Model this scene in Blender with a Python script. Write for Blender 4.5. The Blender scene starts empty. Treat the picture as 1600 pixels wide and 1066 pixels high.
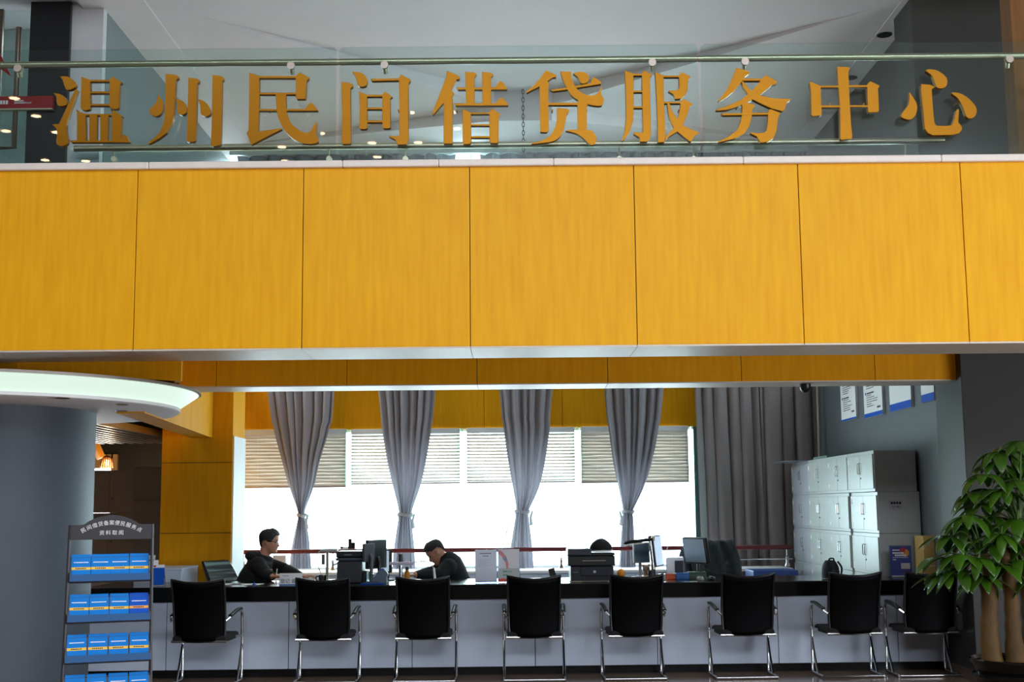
import bpy, bmesh, math, random
from mathutils import Vector, Matrix
from math import radians, sin, cos, pi

random.seed(7)
sc = bpy.context.scene
C = sc.collection

# ------------------------------------------------------------------ camera
EYE = Vector((0, 0, 1.5))
PITCH, ROLL, FPX = radians(7.41), -0.0093, 2000.0
camd = bpy.data.cameras.new('camera')
camd.sensor_width = 36.0
camd.lens = 36.0 * FPX / 1600.0
camd.clip_end = 200
cam = bpy.data.objects.new('camera', camd)
C.objects.link(cam)
CROT = Matrix.Rotation(pi / 2 + PITCH, 3, 'X') @ Matrix.Rotation(ROLL, 3, 'Z')
cam.matrix_world = Matrix.Translation(EYE) @ CROT.to_4x4()
sc.camera = cam

# ------------------------------------------------------------------ sky, daylight, exposure
SKY = 13.0
wd = bpy.data.worlds.new('world')
sc.world = wd
wd.use_nodes = True
wn = wd.node_tree.nodes
wn['Background'].inputs['Color'].default_value = (0.86, 0.93, 1.0, 1)
wn['Background'].inputs['Strength'].default_value = SKY
sc.view_settings.view_transform = 'Standard'
sc.view_settings.look = 'None'
sc.view_settings.gamma = 1.0
sc.view_settings.exposure = 0.12
sc.view_settings.use_curve_mapping = False
sc.cycles.use_denoising = True
sc.cycles.max_bounces = 10
sc.cycles.transparent_max_bounces = 16
sc.cycles.sample_clamp_indirect = 6.0
sc.cycles.caustics_reflective = False
sc.cycles.caustics_refractive = False


def area_light(name, loc, size, direction, power=None, color=(1, 1, 1), portal=False):
    l = bpy.data.lights.new(name, 'AREA')
    l.shape = 'RECTANGLE'
    l.size, l.size_y = size
    l.color = color
    if power is not None:
        l.energy = power
    o = bpy.data.objects.new(name, l)
    C.objects.link(o)
    o.location = loc
    o.rotation_euler = Vector(direction).to_track_quat('-Z', 'Y').to_euler()
    if portal:
        l.cycles.is_portal = True
    return o


# main layout numbers (metres)
HALL_Y0, HALL_Z, HALL_X = -6.5, 7.8, 9.0
ENT = (-2.6, 9.0, 6.0, 7.55)         # high entrance glazing: x0, x1, z0, z1
SKL = (-8.0, 8.0, 1.0, 2.2)          # unseen skylight added to light the golden beam: x0, x1, y0, y1
SID = (-3.0, 7.0, 0.25, 1.9)         # unseen opening added to light the counter: y0, y1, z0, z1
FY = 8.7                     # front face of the balcony beam
FZ0, FZ1 = 2.585, 3.86
B2Y0, B2Y1, B2Z = 11.2, 11.65, 2.57
CTY = 11.85                  # counter front
BACKY = 16.8                 # window wall
CURY = 16.45                 # curtain line
WXR = 3.97                   # grey wall with the notices
CEIL = 6.2
CX0, CX1 = -3.81, 3.93       # upper walls

# daylight: entrance glazing, rear windows, plus added skylight, side opening and upper side windows
area_light('entrance_daylight', ((ENT[0] + ENT[1]) / 2, HALL_Y0 - 0.02, (ENT[2] + ENT[3]) / 2), (ENT[1] - ENT[0], ENT[3] - ENT[2]), (0, 1, 0), portal=True)
area_light('added_skylight_daylight', ((SKL[0] + SKL[1]) / 2, (SKL[2] + SKL[3]) / 2, HALL_Z + 0.1), (SKL[1] - SKL[0], SKL[3] - SKL[2]), (0, 0, -1), portal=True)
area_light('added_side_daylight', (HALL_X + 0.1, (SID[0] + SID[1]) / 2, (SID[2] + SID[3]) / 2), (SID[1] - SID[0], SID[3] - SID[2]), (-1, 0, 0), portal=True)
for sx in (-1, 1):
    area_light('added_upper_daylight', ((CX0 - 0.1) if sx < 0 else (CX1 + 0.1), 14.35, 4.12), (3.9, 1.25), (-sx, 0, 0), portal=True)  # unseen side windows added to brighten the atrium ceiling
area_light('rear_window_daylight', (-0.62, BACKY + 0.1, 1.65), (5.9, 1.8), (0, -1, 0), portal=True)
area_light('upper_window_daylight', (-0.55, BACKY + 0.1, 4.75), (.5, 2.8), (0, -1, 0), portal=True)


def ray(px, py):
    return CROT @ Vector(((px - 800) / FPX, (533 - py) / FPX, -1))


def at(px, py, Y=None, Z=None, X=None):
    d = ray(px, py)
    if Y is not None:
        t = (Y - EYE.y) / d.y
    elif Z is not None:
        t = (Z - EYE.z) / d.z
    else:
        t = (X - EYE.x) / d.x
    return EYE + d * t


# ------------------------------------------------------------------ materials
def lin(c):
    return tuple(((v / 255) / 12.92 if v / 255 <= 0.04045 else ((v / 255 + 0.055) / 1.055) ** 2.4) for v in c[:3]) + (1.0,)


MATS = {}


def mat(name, rgb, rough=0.5, metal=0.0, spec=0.5, var=0.0, vscale=8.0, bump=0.0, bscale=60.0, coat=0.0, emit=0.0, stretch=(1, 1, 1)):
    if name in MATS:
        return MATS[name]
    m = bpy.data.materials.new(name)
    m.use_nodes = True
    nt = m.node_tree
    b = nt.nodes['Principled BSDF']
    base = lin(rgb)
    b.inputs['Base Color'].default_value = base
    b.inputs['Roughness'].default_value = rough
    b.inputs['Metallic'].default_value = metal
    b.inputs['Specular IOR Level'].default_value = spec
    b.inputs['Coat Weight'].default_value = coat
    if emit:
        b.inputs['Emission Color'].default_value = base
        b.inputs['Emission Strength'].default_value = emit
    if var or bump:
        tc = nt.nodes.new('ShaderNodeTexCoord')
        mp = nt.nodes.new('ShaderNodeMapping')
        mp.inputs['Scale'].default_value = stretch
        nt.links.new(tc.outputs['Object'], mp.inputs['Vector'])
    if var:
        n = nt.nodes.new('ShaderNodeTexNoise')
        n.inputs['Scale'].default_value = vscale
        n.inputs['Detail'].default_value = 5
        r = nt.nodes.new('ShaderNodeValToRGB')
        r.color_ramp.elements[0].position = 0.3
        r.color_ramp.elements[1].position = 0.7
        r.color_ramp.elements[0].color = tuple(v * (1 - var) for v in base[:3]) + (1,)
        r.color_ramp.elements[1].color = tuple(min(1, v * (1 + var)) for v in base[:3]) + (1,)
        nt.links.new(mp.outputs['Vector'], n.inputs['Vector'])
        nt.links.new(n.outputs['Fac'], r.inputs['Fac'])
        nt.links.new(r.outputs['Color'], b.inputs['Base Color'])
    if bump:
        n2 = nt.nodes.new('ShaderNodeTexNoise')
        n2.inputs['Scale'].default_value = bscale
        n2.inputs['Detail'].default_value = 3
        bp = nt.nodes.new('ShaderNodeBump')
        bp.inputs['Strength'].default_value = bump
        bp.inputs['Distance'].default_value = 0.01
        nt.links.new(mp.outputs['Vector'], n2.inputs['Vector'])
        nt.links.new(n2.outputs['Fac'], bp.inputs['Height'])
        nt.links.new(bp.outputs['Normal'], b.inputs['Normal'])
    MATS[name] = m
    return m


def mat_mix(name, kind, rgb, rgb2=(255, 255, 255), fac=0.5, rough=0.05):
    """kind 'glass': tinted see-through sheet with mirror sheen; kind 'cloth': cloth that lets light through."""
    if name in MATS:
        return MATS[name]
    m = bpy.data.materials.new(name)
    m.use_nodes = True
    nt = m.node_tree
    nt.nodes.clear()
    out = nt.nodes.new('ShaderNodeOutputMaterial')
    mix = nt.nodes.new('ShaderNodeMixShader')
    if kind == 'glass':
        a = nt.nodes.new('ShaderNodeBsdfTransparent')
        g = nt.nodes.new('ShaderNodeBsdfGlossy')
        g.inputs['Roughness'].default_value = rough
        g.inputs['Color'].default_value = lin(rgb2)
        fr = nt.nodes.new('ShaderNodeLayerWeight')
        fr.inputs['Blend'].default_value = 0.5
        pw = nt.nodes.new('ShaderNodeMath')
        pw.operation = 'POWER'
        pw.inputs[1].default_value = 5.0
        nt.links.new(fr.outputs['Facing'], pw.inputs[0])
        ma = nt.nodes.new('ShaderNodeMath')
        ma.operation = 'MULTIPLY_ADD'
        ma.inputs[1].default_value = 0.9
        ma.inputs[2].default_value = 0.035 + fac
        nt.links.new(pw.outputs[0], ma.inputs[0])
        nt.links.new(ma.outputs[0], mix.inputs[0])
    else:
        a = nt.nodes.new('ShaderNodeBsdfDiffuse')
        g = nt.nodes.new('ShaderNodeBsdfTranslucent')
        g.inputs['Color'].default_value = lin(rgb2)
        mix.inputs[0].default_value = fac
    a.inputs['Color'].default_value = lin(rgb)
    nt.links.new(a.outputs[0], mix.inputs[1])
    nt.links.new(g.outputs[0], mix.inputs[2])
    nt.links.new(mix.outputs[0], out.inputs['Surface'])
    MATS[name] = m
    return m


def wood(name, c1, c2, rough=0.4, spec=0.3):
    m = bpy.data.materials.new(name)
    m.use_nodes = True
    nt = m.node_tree
    b = nt.nodes['Principled BSDF']
    b.inputs['Roughness'].default_value = rough
    b.inputs['Specular IOR Level'].default_value = spec
    tc = nt.nodes.new('ShaderNodeTexCoord')
    cols = []
    for sxyz, sc_, det in (((9, 9, 0.7), 3.0, 6), ((40, 40, 22), 6.0, 2)):
        mp = nt.nodes.new('ShaderNodeMapping')
        mp.inputs['Scale'].default_value = sxyz
        n = nt.nodes.new('ShaderNodeTexNoise')
        n.inputs['Scale'].default_value = sc_
        n.inputs['Detail'].default_value = det
        nt.links.new(tc.outputs['Object'], mp.inputs['Vector'])
        nt.links.new(mp.outputs['Vector'], n.inputs['Vector'])
        cols.append(n)
    mx = nt.nodes.new('ShaderNodeMath')
    mx.operation = 'MULTIPLY_ADD'
    mx.inputs[1].default_value = 0.25
    nt.links.new(cols[1].outputs['Fac'], mx.inputs[0])
    m2 = nt.nodes.new('ShaderNodeMath')
    m2.operation = 'MULTIPLY'
    m2.inputs[1].default_value = 0.75
    nt.links.new(cols[0].outputs['Fac'], m2.inputs[0])
    nt.links.new(m2.outputs[0], mx.inputs[2])
    r = nt.nodes.new('ShaderNodeValToRGB')
    r.color_ramp.elements[0].position = 0.33
    r.color_ramp.elements[1].position = 0.66
    r.color_ramp.elements[0].color = lin(c1)
    r.color_ramp.elements[1].color = lin(c2)
    nt.links.new(mx.outputs[0], r.inputs['Fac'])
    nt.links.new(r.outputs['Color'], b.inputs['Base Color'])
    MATS[name] = m
    return m


WOOD = wood('golden veneer', (238, 164, 2), (250, 182, 14), 0.45, 0.22)
WOOD_SHADED = wood('golden veneer shaded copy', (226, 150, 6), (238, 166, 18), 0.6, 0.12)  # same veneer, rougher, with the shade under the beams put into its colour
GOLD = mat('gold sheet metal', (146, 95, 0), 0.34, 0.75, 0.5, bump=0.25, bscale=5.0, stretch=(0.35, 1, 1))
STEEL = mat('brushed steel', (196, 188, 160), 0.3, 0.85, bump=0.03, bscale=200)
CHROME = mat('chrome', (200, 200, 202), 0.12, 1.0)
WHITE = mat('white paint', (232, 230, 232), 0.6, var=0.02)
HALLW = mat('hall grey paint', (146, 144, 144), 0.7, var=0.02)
CEILW = mat('ceiling white', (246, 236, 237), 0.75, var=0.02, vscale=2)
STONE = mat('pale stone', (240, 226, 216), 0.35, var=0.04, vscale=12)
TRIMM = mat('pale metal trim', (216, 200, 184), 0.45, 0.15, var=0.04, vscale=2, stretch=(6, 1, 1))
COLGREY = mat('grey blue paint', (72, 80, 90), 0.55, var=0.05, vscale=3, bump=0.04, bscale=120)
WALLGREY = mat('grey wall paint', (92, 97, 103), 0.6, var=0.05, vscale=4)
DARKWALL = mat('dark brown grey paint', (44, 41, 40), 0.6, var=0.06, vscale=4)
UPDARK = mat('dark olive grey paint', (76, 76, 70), 0.6, var=0.05, vscale=2)
BLACKP = mat('black paint', (26, 25, 25), 0.6)
FLOORM = mat('polished brown tile', (128, 104, 86), 0.16, var=0.12, vscale=1.5, bump=0.02, bscale=8)
LAMIN = mat('white laminate', (206, 216, 236), 0.4, var=0.015)
BLACKG = mat('black polished stone', (12, 12, 13), 0.16, spec=0.35, var=0.3, vscale=90)
BLACKF = mat('black fabric', (17, 17, 19), 0.9, bump=0.2, bscale=500)
BLACKL = mat('black leather', (16, 16, 18), 0.22, bump=0.1, bscale=150)
BLACKPL = mat('black plastic', (20, 20, 22), 0.35)
DARKPL = mat('charcoal plastic', (40, 43, 50), 0.4)
GREYPL = mat('grey plastic', (120, 125, 130), 0.4)
WHITEPL = mat('white plastic', (228, 228, 230), 0.35)
LOCKER = mat('pale grey locker paint', (186, 190, 188), 0.35, 0.1, var=0.05, vscale=6)
LOCKERD = mat('brown grey locker paint', (184, 168, 154), 0.5, var=0.05, vscale=6)
LOCKERL = mat('grey locker paint', (160, 156, 146), 0.5, var=0.05, vscale=6)
PAPER = mat('white paper', (240, 240, 242), 0.8)
INK = mat('dark ink', (28, 34, 52), 0.8)
BLUE = mat('bright blue print', (2, 122, 208), 0.6, spec=.2)
BLUED = mat('deep blue print', (2, 82, 190), 0.6, spec=.2)
YELLOWB = mat('yellow print', (240, 190, 40), 0.5)
RACKM = mat('rack grey metal', (52, 50, 54), 0.45)
REDM = mat('red paint', (160, 22, 22), 0.5)
REDRAIL = mat('red brown rail', (110, 40, 42), 0.35)
SKIN = mat('skin', (196, 140, 112), 0.5, var=0.06, vscale=30)
HAIRM = mat('black hair', (24, 22, 23), 0.55, bump=0.6, bscale=180, stretch=(1, 1, 0.3))
HAIR2 = mat('short dark hair', (30, 27, 27), 0.7, bump=0.4, bscale=300)
HOODIE = mat('black knit', (14, 14, 16), 0.9, bump=0.25, bscale=220)
SWEATER = mat('charcoal knit', (18, 19, 23), 0.9, bump=0.25, bscale=220)
TROUS = mat('dark trousers', (24, 25, 30), 0.9)
GLASS = mat_mix('railing glass', 'glass', (243, 251, 250), fac=0.008, rough=0.01)
WGLASS = mat_mix('window glass', 'glass', (240, 250, 250), fac=0.0, rough=0.01)
GGLASS = mat_mix('green glass edge', 'glass', (206, 240, 232), fac=0.02, rough=0.05)
ACRYL = mat_mix('clear acrylic', 'glass', (225, 235, 245), fac=0.03, rough=0.05)
SMOKE = mat('blue grey acrylic lip', (44, 88, 136), .5, spec=.2)
CURT = mat_mix('grey curtain cloth', 'cloth', (148, 143, 150), (170, 166, 178), 0.2)
CURT2 = mat_mix('grey heavy curtain cloth', 'cloth', (142, 130, 130), (140, 132, 138), 0.12)
TIEM = mat_mix('pale curtain tie', 'cloth', (190, 188, 194), (180, 180, 190), 0.3)
BLINDM = mat_mix('cream blind cloth', 'cloth', (214, 206, 198), (220, 210, 200), 0.22)
MESHB = mat_mix('black chair mesh', 'glass', (50, 50, 54), (40, 40, 42), fac=0.35, rough=0.6)


# ------------------------------------------------------------------ mesh builder
class MB:
    def __init__(s):
        s.v, s.f = [], []

    def add(s, vs, fs, M=None):
        n = len(s.v)
        for v in vs:
            v = Vector(v)
            s.v.append(M @ v if M is not None else v)
        s.f += [tuple(i + n for i in f) for f in fs]
        return s

    def box(s, x0, x1, y0, y1, z0, z1, M=None):
        vs = [(x, y, z) for z in (z0, z1) for y in (y0, y1) for x in (x0, x1)]
        return s.add(vs, [(0, 2, 3, 1), (4, 5, 7, 6), (0, 1, 5, 4), (2, 6, 7, 3), (0, 4, 6, 2), (1, 3, 7, 5)], M)

    def cbox(s, c, d, M=None):
        return s.box(c[0] - d[0] / 2, c[0] + d[0] / 2, c[1] - d[1] / 2, c[1] + d[1] / 2, c[2] - d[2] / 2, c[2] + d[2] / 2, M)

    def tube(s, pts, r, n=10, cap=True, flat=None):
        """tube through pts, r a number or one radius per point; flat = (a, b) scales the two cross axes"""
        pts = [Vector(p) for p in pts]
        rs = r if isinstance(r, (list, tuple)) else [r] * len(pts)
        rings = []
        up = None
        for i, p in enumerate(pts):
            d = (pts[min(i + 1, len(pts) - 1)] - pts[max(i - 1, 0)]).normalized()
            if up is None:
                up = Vector((0, 0, 1)) if abs(d.z) < 0.9 else Vector((0, 1, 0))
            u = d.cross(up).normalized()
            w = u.cross(d).normalized()
            up = w
            fa, fb = flat if flat else (1, 1)
            rings.append([p + (u * cos(2 * pi * k / n) * fa + w * sin(2 * pi * k / n) * fb) * rs[i] for k in range(n)])
        return s.loft(rings, cap)

    def loft(s, rings, cap=True, closed=True, M=None):
        n = len(rings[0])
        vs = [v for r in rings for v in r]
        fs = []
        for i in range(len(rings) - 1):
            for k in range(n if closed else n - 1):
                a, b = i * n + k, i * n + (k + 1) % n
                fs.append((a, b, b + n, a + n))
        if cap and closed:
            fs.append(tuple(range(n - 1, -1, -1)))
            o = (len(rings) - 1) * n
            fs.append(tuple(o + k for k in range(n)))
        return s.add(vs, fs, M)

    def lathe(s, prof, c=(0, 0, 0), n=32, M=None):
        rings = [[Vector((c[0] + r * cos(2 * pi * k / n), c[1] + r * sin(2 * pi * k / n), c[2] + z)) for k in range(n)] for r, z in prof]
        return s.loft(rings, True, True, M)

    def ball(s, c, r, n=16, m=10, M=None):
        r = r if isinstance(r, (list, tuple)) else (r, r, r)
        rings = []
        for i in range(1, m):
            t = pi * i / m
            rings.append([Vector((c[0] + r[0] * sin(t) * cos(2 * pi * k / n), c[1] + r[1] * sin(t) * sin(2 * pi * k / n), c[2] - r[2] * cos(t))) for k in range(n)])
        return s.loft(rings, True, True, M)

    def prism(s, poly, y0, y1, M=None):
        """polygon in x,z given as points, swept from y0 to y1"""
        n = len(poly)
        vs = [(p[0], y0, p[1]) for p in poly] + [(p[0], y1, p[1]) for p in poly]
        fs = [tuple(range(n)), tuple(range(2 * n - 1, n - 1, -1))]
        for k in range(n):
            fs.append((k, (k + 1) % n, (k + 1) % n + n, k + n))
        return s.add(vs, fs, M)

    def quad(s, a, b, c, d):
        return s.add([a, b, c, d], [(0, 1, 2, 3)])

    def build(s, name, m, parent=None, smooth=True, bevel=0.0, seg=2, solid=0.0, loc=None):
        me = bpy.data.meshes.new(name)
        me.from_pydata([tuple(v) for v in s.v], [], s.f)
        me.validate()
        bm = bmesh.new()
        bm.from_mesh(me)
        bmesh.ops.recalc_face_normals(bm, faces=bm.faces)
        bm.to_mesh(me)
        bm.free()
        me.materials.append(m)
        o = bpy.data.objects.new(name, me)
        C.objects.link(o)
        if smooth:
            me.polygons.foreach_set('use_smooth', [True] * len(me.polygons))
            me.set_sharp_from_angle(angle=radians(38))
        if solid:
            q = o.modifiers.new('solid', 'SOLIDIFY')
            q.thickness = solid
            q.offset = 0
        if bevel:
            q = o.modifiers.new('bevel', 'BEVEL')
            q.width = bevel
            q.segments = seg
            q.limit_method = 'ANGLE'
            q.angle_limit = radians(40)
        if parent is not None:
            o.parent = parent
        if loc is not None:
            o.location = loc
        return o


def tag(o, label, cat, group=None, kind=None):
    o['label'], o['category'] = label, cat
    if group:
        o['group'] = group
    if kind:
        o['kind'] = kind
    return o


def struct(o):
    o['kind'] = 'structure'
    return o


def thing(name, label, cat, loc=(0, 0, 0), rz=0.0, group=None):
    o = bpy.data.objects.new(name, None)
    C.objects.link(o)
    o.empty_display_size = 0.1
    o.location = loc
    o.rotation_euler = (0, 0, rz)
    return tag(o, label, cat, group)


KIDS = {}


def kids(o):
    return [x for x in C.objects if x.parent == o]


def dup(root, loc, rz, label, group=None):
    def cp(o, parent):
        c = o.copy()
        C.objects.link(c)
        if parent is not None:
            c.parent = parent
        for ch in kids(o):
            cp(ch, c)
        return c
    r = cp(root, None)
    r.location = loc
    r.rotation_euler = (0, 0, rz)
    r['label'] = label
    if group:
        r['group'] = group
    return r


def smooth_poly(pts, per=6):
    """closed outline: points with a third element are corners, runs between corners are rounded"""
    n = len(pts)
    out = []
    for i in range(n):
        p1, p2 = pts[i], pts[(i + 1) % n]
        p0 = p1 if len(p1) > 2 else pts[i - 1]
        p3 = p2 if len(p2) > 2 else pts[(i + 2) % n]
        for k in range(per):
            t = k / per
            q = []
            for a in (0, 1):
                q.append(0.5 * (2 * p1[a] + (p2[a] - p0[a]) * t + (2 * p0[a] - 5 * p1[a] + 4 * p2[a] - p3[a]) * t * t + (3 * p1[a] - p0[a] - 3 * p2[a] + p3[a]) * t ** 3))
            out.append(tuple(q))
    return out


def spline(pts, per=6):
    """open Catmull-Rom through 3-D points"""
    pts = [Vector(p) for p in pts]
    out = []
    for i in range(len(pts) - 1):
        p1, p2 = pts[i], pts[i + 1]
        p0 = pts[i - 1] if i else p1 * 2 - p2
        p3 = pts[i + 2] if i + 2 < len(pts) else p2 * 2 - p1
        for k in range(per):
            t = k / per
            out.append(0.5 * (2 * p1 + (p2 - p0) * t + (2 * p0 - 5 * p1 + 4 * p2 - p3) * t * t + (3 * p1 - p0 - 3 * p2 + p3) * t ** 3))
    out.append(pts[-1])
    return out


def text_into(mb, body, size, M, extrude=0.0006, align='CENTER'):
    cu = bpy.data.curves.new('t', 'FONT')
    cu.body = body
    cu.size = size
    cu.align_x = align
    cu.align_y = 'CENTER'
    cu.extrude = extrude
    o = bpy.data.objects.new('t', cu)
    C.objects.link(o)
    dg = bpy.context.evaluated_depsgraph_get()
    me = bpy.data.meshes.new_from_object(o.evaluated_get(dg))
    mb.add([v.co.copy() for v in me.vertices], [tuple(p.vertices) for p in me.polygons], M)
    bpy.data.objects.remove(o)
    bpy.data.curves.remove(cu)
    bpy.data.meshes.remove(me)


FACE = Matrix.Rotation(pi / 2, 4, 'X')      # text plane -> facing -Y


def dashes(mb, x0, x1, z, h, y, n=8, t=0.0006, fill=0.75, M=None, rnd=None):
    """a row of small printed blocks: writing too small to read"""
    w = (x1 - x0) / n
    for k in range(n):
        f = fill * (rnd.uniform(0.75, 1.15) if rnd else 1)
        mb.box(x0 + k * w, x0 + k * w + w * min(f, 0.97), y - t, y, z - h / 2, z + h / 2, M)
# ------------------------------------------------------------------ the setting
struct(MB().box(-9.5, 9.5, HALL_Y0 - 3, 18.0, -0.2, 0).build('floor', FLOORM, smooth=False))
struct(MB().box(-3.64, WXR, 12.75, BACKY, 0, .006).build('floor_office_bounce', mat('pale bounce floor', (214, 212, 208), .4, var=.03), smooth=False))  # unseen pale floor added to bounce daylight up to the ceiling
# hall around the camera
m = MB()
m.box(-HALL_X - .2, HALL_X + .2, HALL_Y0 - .2, SKL[2], HALL_Z, HALL_Z + .2)
m.box(-HALL_X - .2, HALL_X + .2, SKL[3], 8.95, HALL_Z, HALL_Z + .2)
m.box(-HALL_X - .2, SKL[0], SKL[2], SKL[3], HALL_Z, HALL_Z + .2)
m.box(SKL[1], HALL_X + .2, SKL[2], SKL[3], HALL_Z, HALL_Z + .2)
struct(m.build('ceiling_hall', HALLW, smooth=False))
struct(MB().box(-HALL_X - .2, -HALL_X, HALL_Y0, 11.5, 0, HALL_Z).build('wall_hall_left', HALLW, smooth=False))
m = MB()
m.box(HALL_X, HALL_X + .2, HALL_Y0, SID[0], 0, HALL_Z)
m.box(HALL_X, HALL_X + .2, SID[1], 11.5, 0, HALL_Z)
m.box(HALL_X, HALL_X + .2, SID[0], SID[1], 0, SID[2])
m.box(HALL_X, HALL_X + .2, SID[0], SID[1], SID[3], HALL_Z)
for k in range(1, 4):
    y = SID[0] + (SID[1] - SID[0]) * k / 4
    m.box(HALL_X + .05, HALL_X + .15, y - .04, y + .04, SID[2], SID[3])
struct(m.build('wall_hall_right', HALLW, smooth=False))
m = MB()
m.box(-HALL_X, HALL_X, HALL_Y0 - .15, HALL_Y0, ENT[3], HALL_Z)
m.box(-HALL_X, HALL_X, HALL_Y0 - .15, HALL_Y0, 0, ENT[2])
m.box(-HALL_X, ENT[0], HALL_Y0 - .15, HALL_Y0, ENT[2], ENT[3])
for k in range(1, 6):
    x = ENT[0] + (ENT[1] - ENT[0]) * k / 6
    m.box(x - .05, x + .05, HALL_Y0 - .15, HALL_Y0, ENT[2], ENT[3])
struct(m.build('wall_entrance', WALLGREY, smooth=False))
# bulkhead between hall ceiling and atrium ceiling
struct(MB().box(-9.2, 9.2, 8.95, 9.15, CEIL, HALL_Z + .2).build('wall_bulkhead', HALLW, smooth=False))

# --- balcony beam clad in golden veneer panels
m = MB()
seams = [-5.99 - 1.147 * 2, -5.99 - 1.147, -4.89, -3.745, -2.598, -1.442, -0.285, 0.859, 2.003, 3.135, 4.28, 5.43, 6.58, 7.72]
for a, b in zip(seams[:-1], seams[1:]):
    m.box(a + .003, b - .003, FY, FY + .02, FZ0 + .012, FZ1)
struct(m.build('wall_balcony_front', WOOD, smooth=False, bevel=.002, seg=1))
struct(MB().box(seams[0], seams[-1], FY + .018, FY + .58, FZ0 + .02, FZ1 - .002).build('wall_balcony_core', BLACKP, smooth=False))
m = MB()
for a, b in zip(seams[:-1], seams[1:]):
    m.box(a + .002, b - .002, FY, FY + .6, FZ0, FZ0 + .012)
struct(m.build('trim_1', TRIMM, smooth=False))
m = MB()
for a, b in ((-8.2, -2.52), (-2.518, -1.17), (-1.168, -.5), (-.498, .3), (.302, 1.62), (1.622, 3.0), (3.002, 7.7)):
    m.box(a, b, FY - .03, FY + .16, FZ1, FZ1 + .05)
struct(m.build('trim_2', STONE, smooth=False, bevel=.008))
# upper walkway slab
struct(MB().box(-8.2, 7.7, FY + .16, B2Y1, FZ1 - .25, FZ1 - .02).build('floor_walkway', DARKWALL, smooth=False))
struct(MB().box(-8.2, 7.7, FY + .58, B2Y0 + .02, 3.0, 3.1).build('ceiling_under_walkway', WHITE, smooth=False))

# --- second beam
m = MB()
s2 = [-3.0, -2.603, -1.455, -.31, .84, 2.015, 3.19, 3.95]
for a, b in zip(s2[:-1], s2[1:]):
    m.box(a + .003, b - .003, B2Y0, B2Y0 + .02, B2Z + .01, FZ1 - .02)
struct(m.build('wall_second_beam_front', WOOD_SHADED, smooth=False))
struct(MB().box(s2[0], s2[-1], B2Y0 + .018, B2Y1, B2Z + .012, FZ1 - .02).build('wall_second_beam_core', BLACKP, smooth=False))
m = MB()
for a, b in zip(s2[:-1], s2[1:]):
    m.box(a + .002, b - .002, B2Y0, B2Y1, B2Z, B2Z + .01)
struct(m.build('trim_3', TRIMM, smooth=False))

# --- golden drop wall above the light canopy and the beam running back to the clad pillar
m = MB()
m.prism([(-3.62, 2.50), (-2.42, 2.44), (-2.42, 3.0), (-3.62, 3.0)], 9.30, 9.34)
m.add([(-2.42, 9.30, 2.44), (-2.42, 9.30, 3.0), (-2.97, 11.2, 3.0), (-2.97, 11.2, 2.5), (-2.46, 9.30, 2.44), (-2.46, 9.30, 3.0), (-3.0, 11.2, 3.0), (-3.0, 11.2, 2.5)],
      [(0, 1, 2, 3), (4, 7, 6, 5), (0, 3, 7, 4)])
m.add([(-3.62, 9.30, 2.5), (-3.62, 9.30, 3.0), (-6.5, 9.9, 3.0), (-6.5, 9.9, 2.5), (-3.62, 9.34, 2.5), (-3.62, 9.34, 3.0), (-6.5, 9.94, 3.0), (-6.5, 9.94, 2.5)],
      [(0, 1, 2, 3), (4, 7, 6, 5), (0, 3, 7, 4)])
struct(m.build('wall_drop', WOOD_SHADED, smooth=False))
m = MB()
for (ya, yb) in ((10.0, 11.1), (11.106, 12.2), (12.206, 12.9), (12.906, 13.58)):
    xa, xb = -2.88 - (ya - 10.0) * .085, -2.88 - (yb - 10.0) * .085
    m.add([(xa, ya, 2.26), (xb, yb, 2.26), (xb, yb, 3.3), (xa, ya, 3.3), (xa - .22, ya, 2.26), (xb - .22, yb, 2.26), (xb - .22, yb, 3.3), (xa - .22, ya, 3.3)],
          [(0, 1, 2, 3), (4, 7, 6, 5), (0, 4, 5, 1), (3, 2, 6, 7), (0, 3, 7, 4), (1, 5, 6, 2)])
struct(m.build('wall_side_beam', WOOD_SHADED, smooth=False))
# clad pillar
m = MB()
px0, px1 = at(253, 700, Y=13.6).x, at(363.5, 700, Y=13.6).x
zb = [0, .53, 1.262, 2.0, 2.9, 3.6]
zb[-1] = 3.5
for a, b in zip(zb[:-1], zb[1:]):
    m.box(px0, px1, 13.6, 14.2, a + .003, b - .003)
struct(m.build('wall_clad_pillar', WOOD_SHADED, smooth=False, bevel=.003, seg=1))
struct(MB().box(px1 + .001, px1 + .012, 13.62, 14.2, 0, 2.28).build('pillar_side_glare', WHITE, smooth=False))  # white strip standing in for window light on the pillar's side
struct(MB().box(px0 + .01, px1 - .01, 13.61, 14.19, 0, 3.48).build('wall_clad_pillar_core', BLACKP, smooth=False))
struct(MB().box(-3.80, -3.64, 14.2, BACKY + .2, 0, 3.5).build('wall_left', WOOD_SHADED, smooth=False))

# --- grey column and its light canopy
CC = Vector((-4.2, 9.9, 0))
struct(MB().lathe([(.93, 0), (.93, 2.32)], CC, 96).build('column', COLGREY))
can = thing('light_canopy', 'round white ceiling canopy with glowing slanted ring around the grey column', 'ceiling light', (CC.x, CC.y, 2.27))
MB().lathe([(.9, 0), (1.555, 0), (1.575, .012), (1.575, .035), (.9, .035)], n=128).build('underside_plate', WHITE, can)
MB().lathe([(1.56, .036), (1.715, .145), (1.70, .15), (1.52, .04)], n=128).build('glow_ring', mat('glowing opal panel', (232, 255, 238), 0.5, emit=0.78), can)
MATS['glowing opal panel'].node_tree.nodes['Principled BSDF'].inputs['Base Color'].default_value = (.22, .25, .23, 1)
MB().lathe([(.95, .15), (1.735, .15), (1.735, .168), (.95, .168)], n=128).build('upper_rim', mat('rim grey metal', (150, 140, 132), 0.4, 0.3), can)
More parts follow.
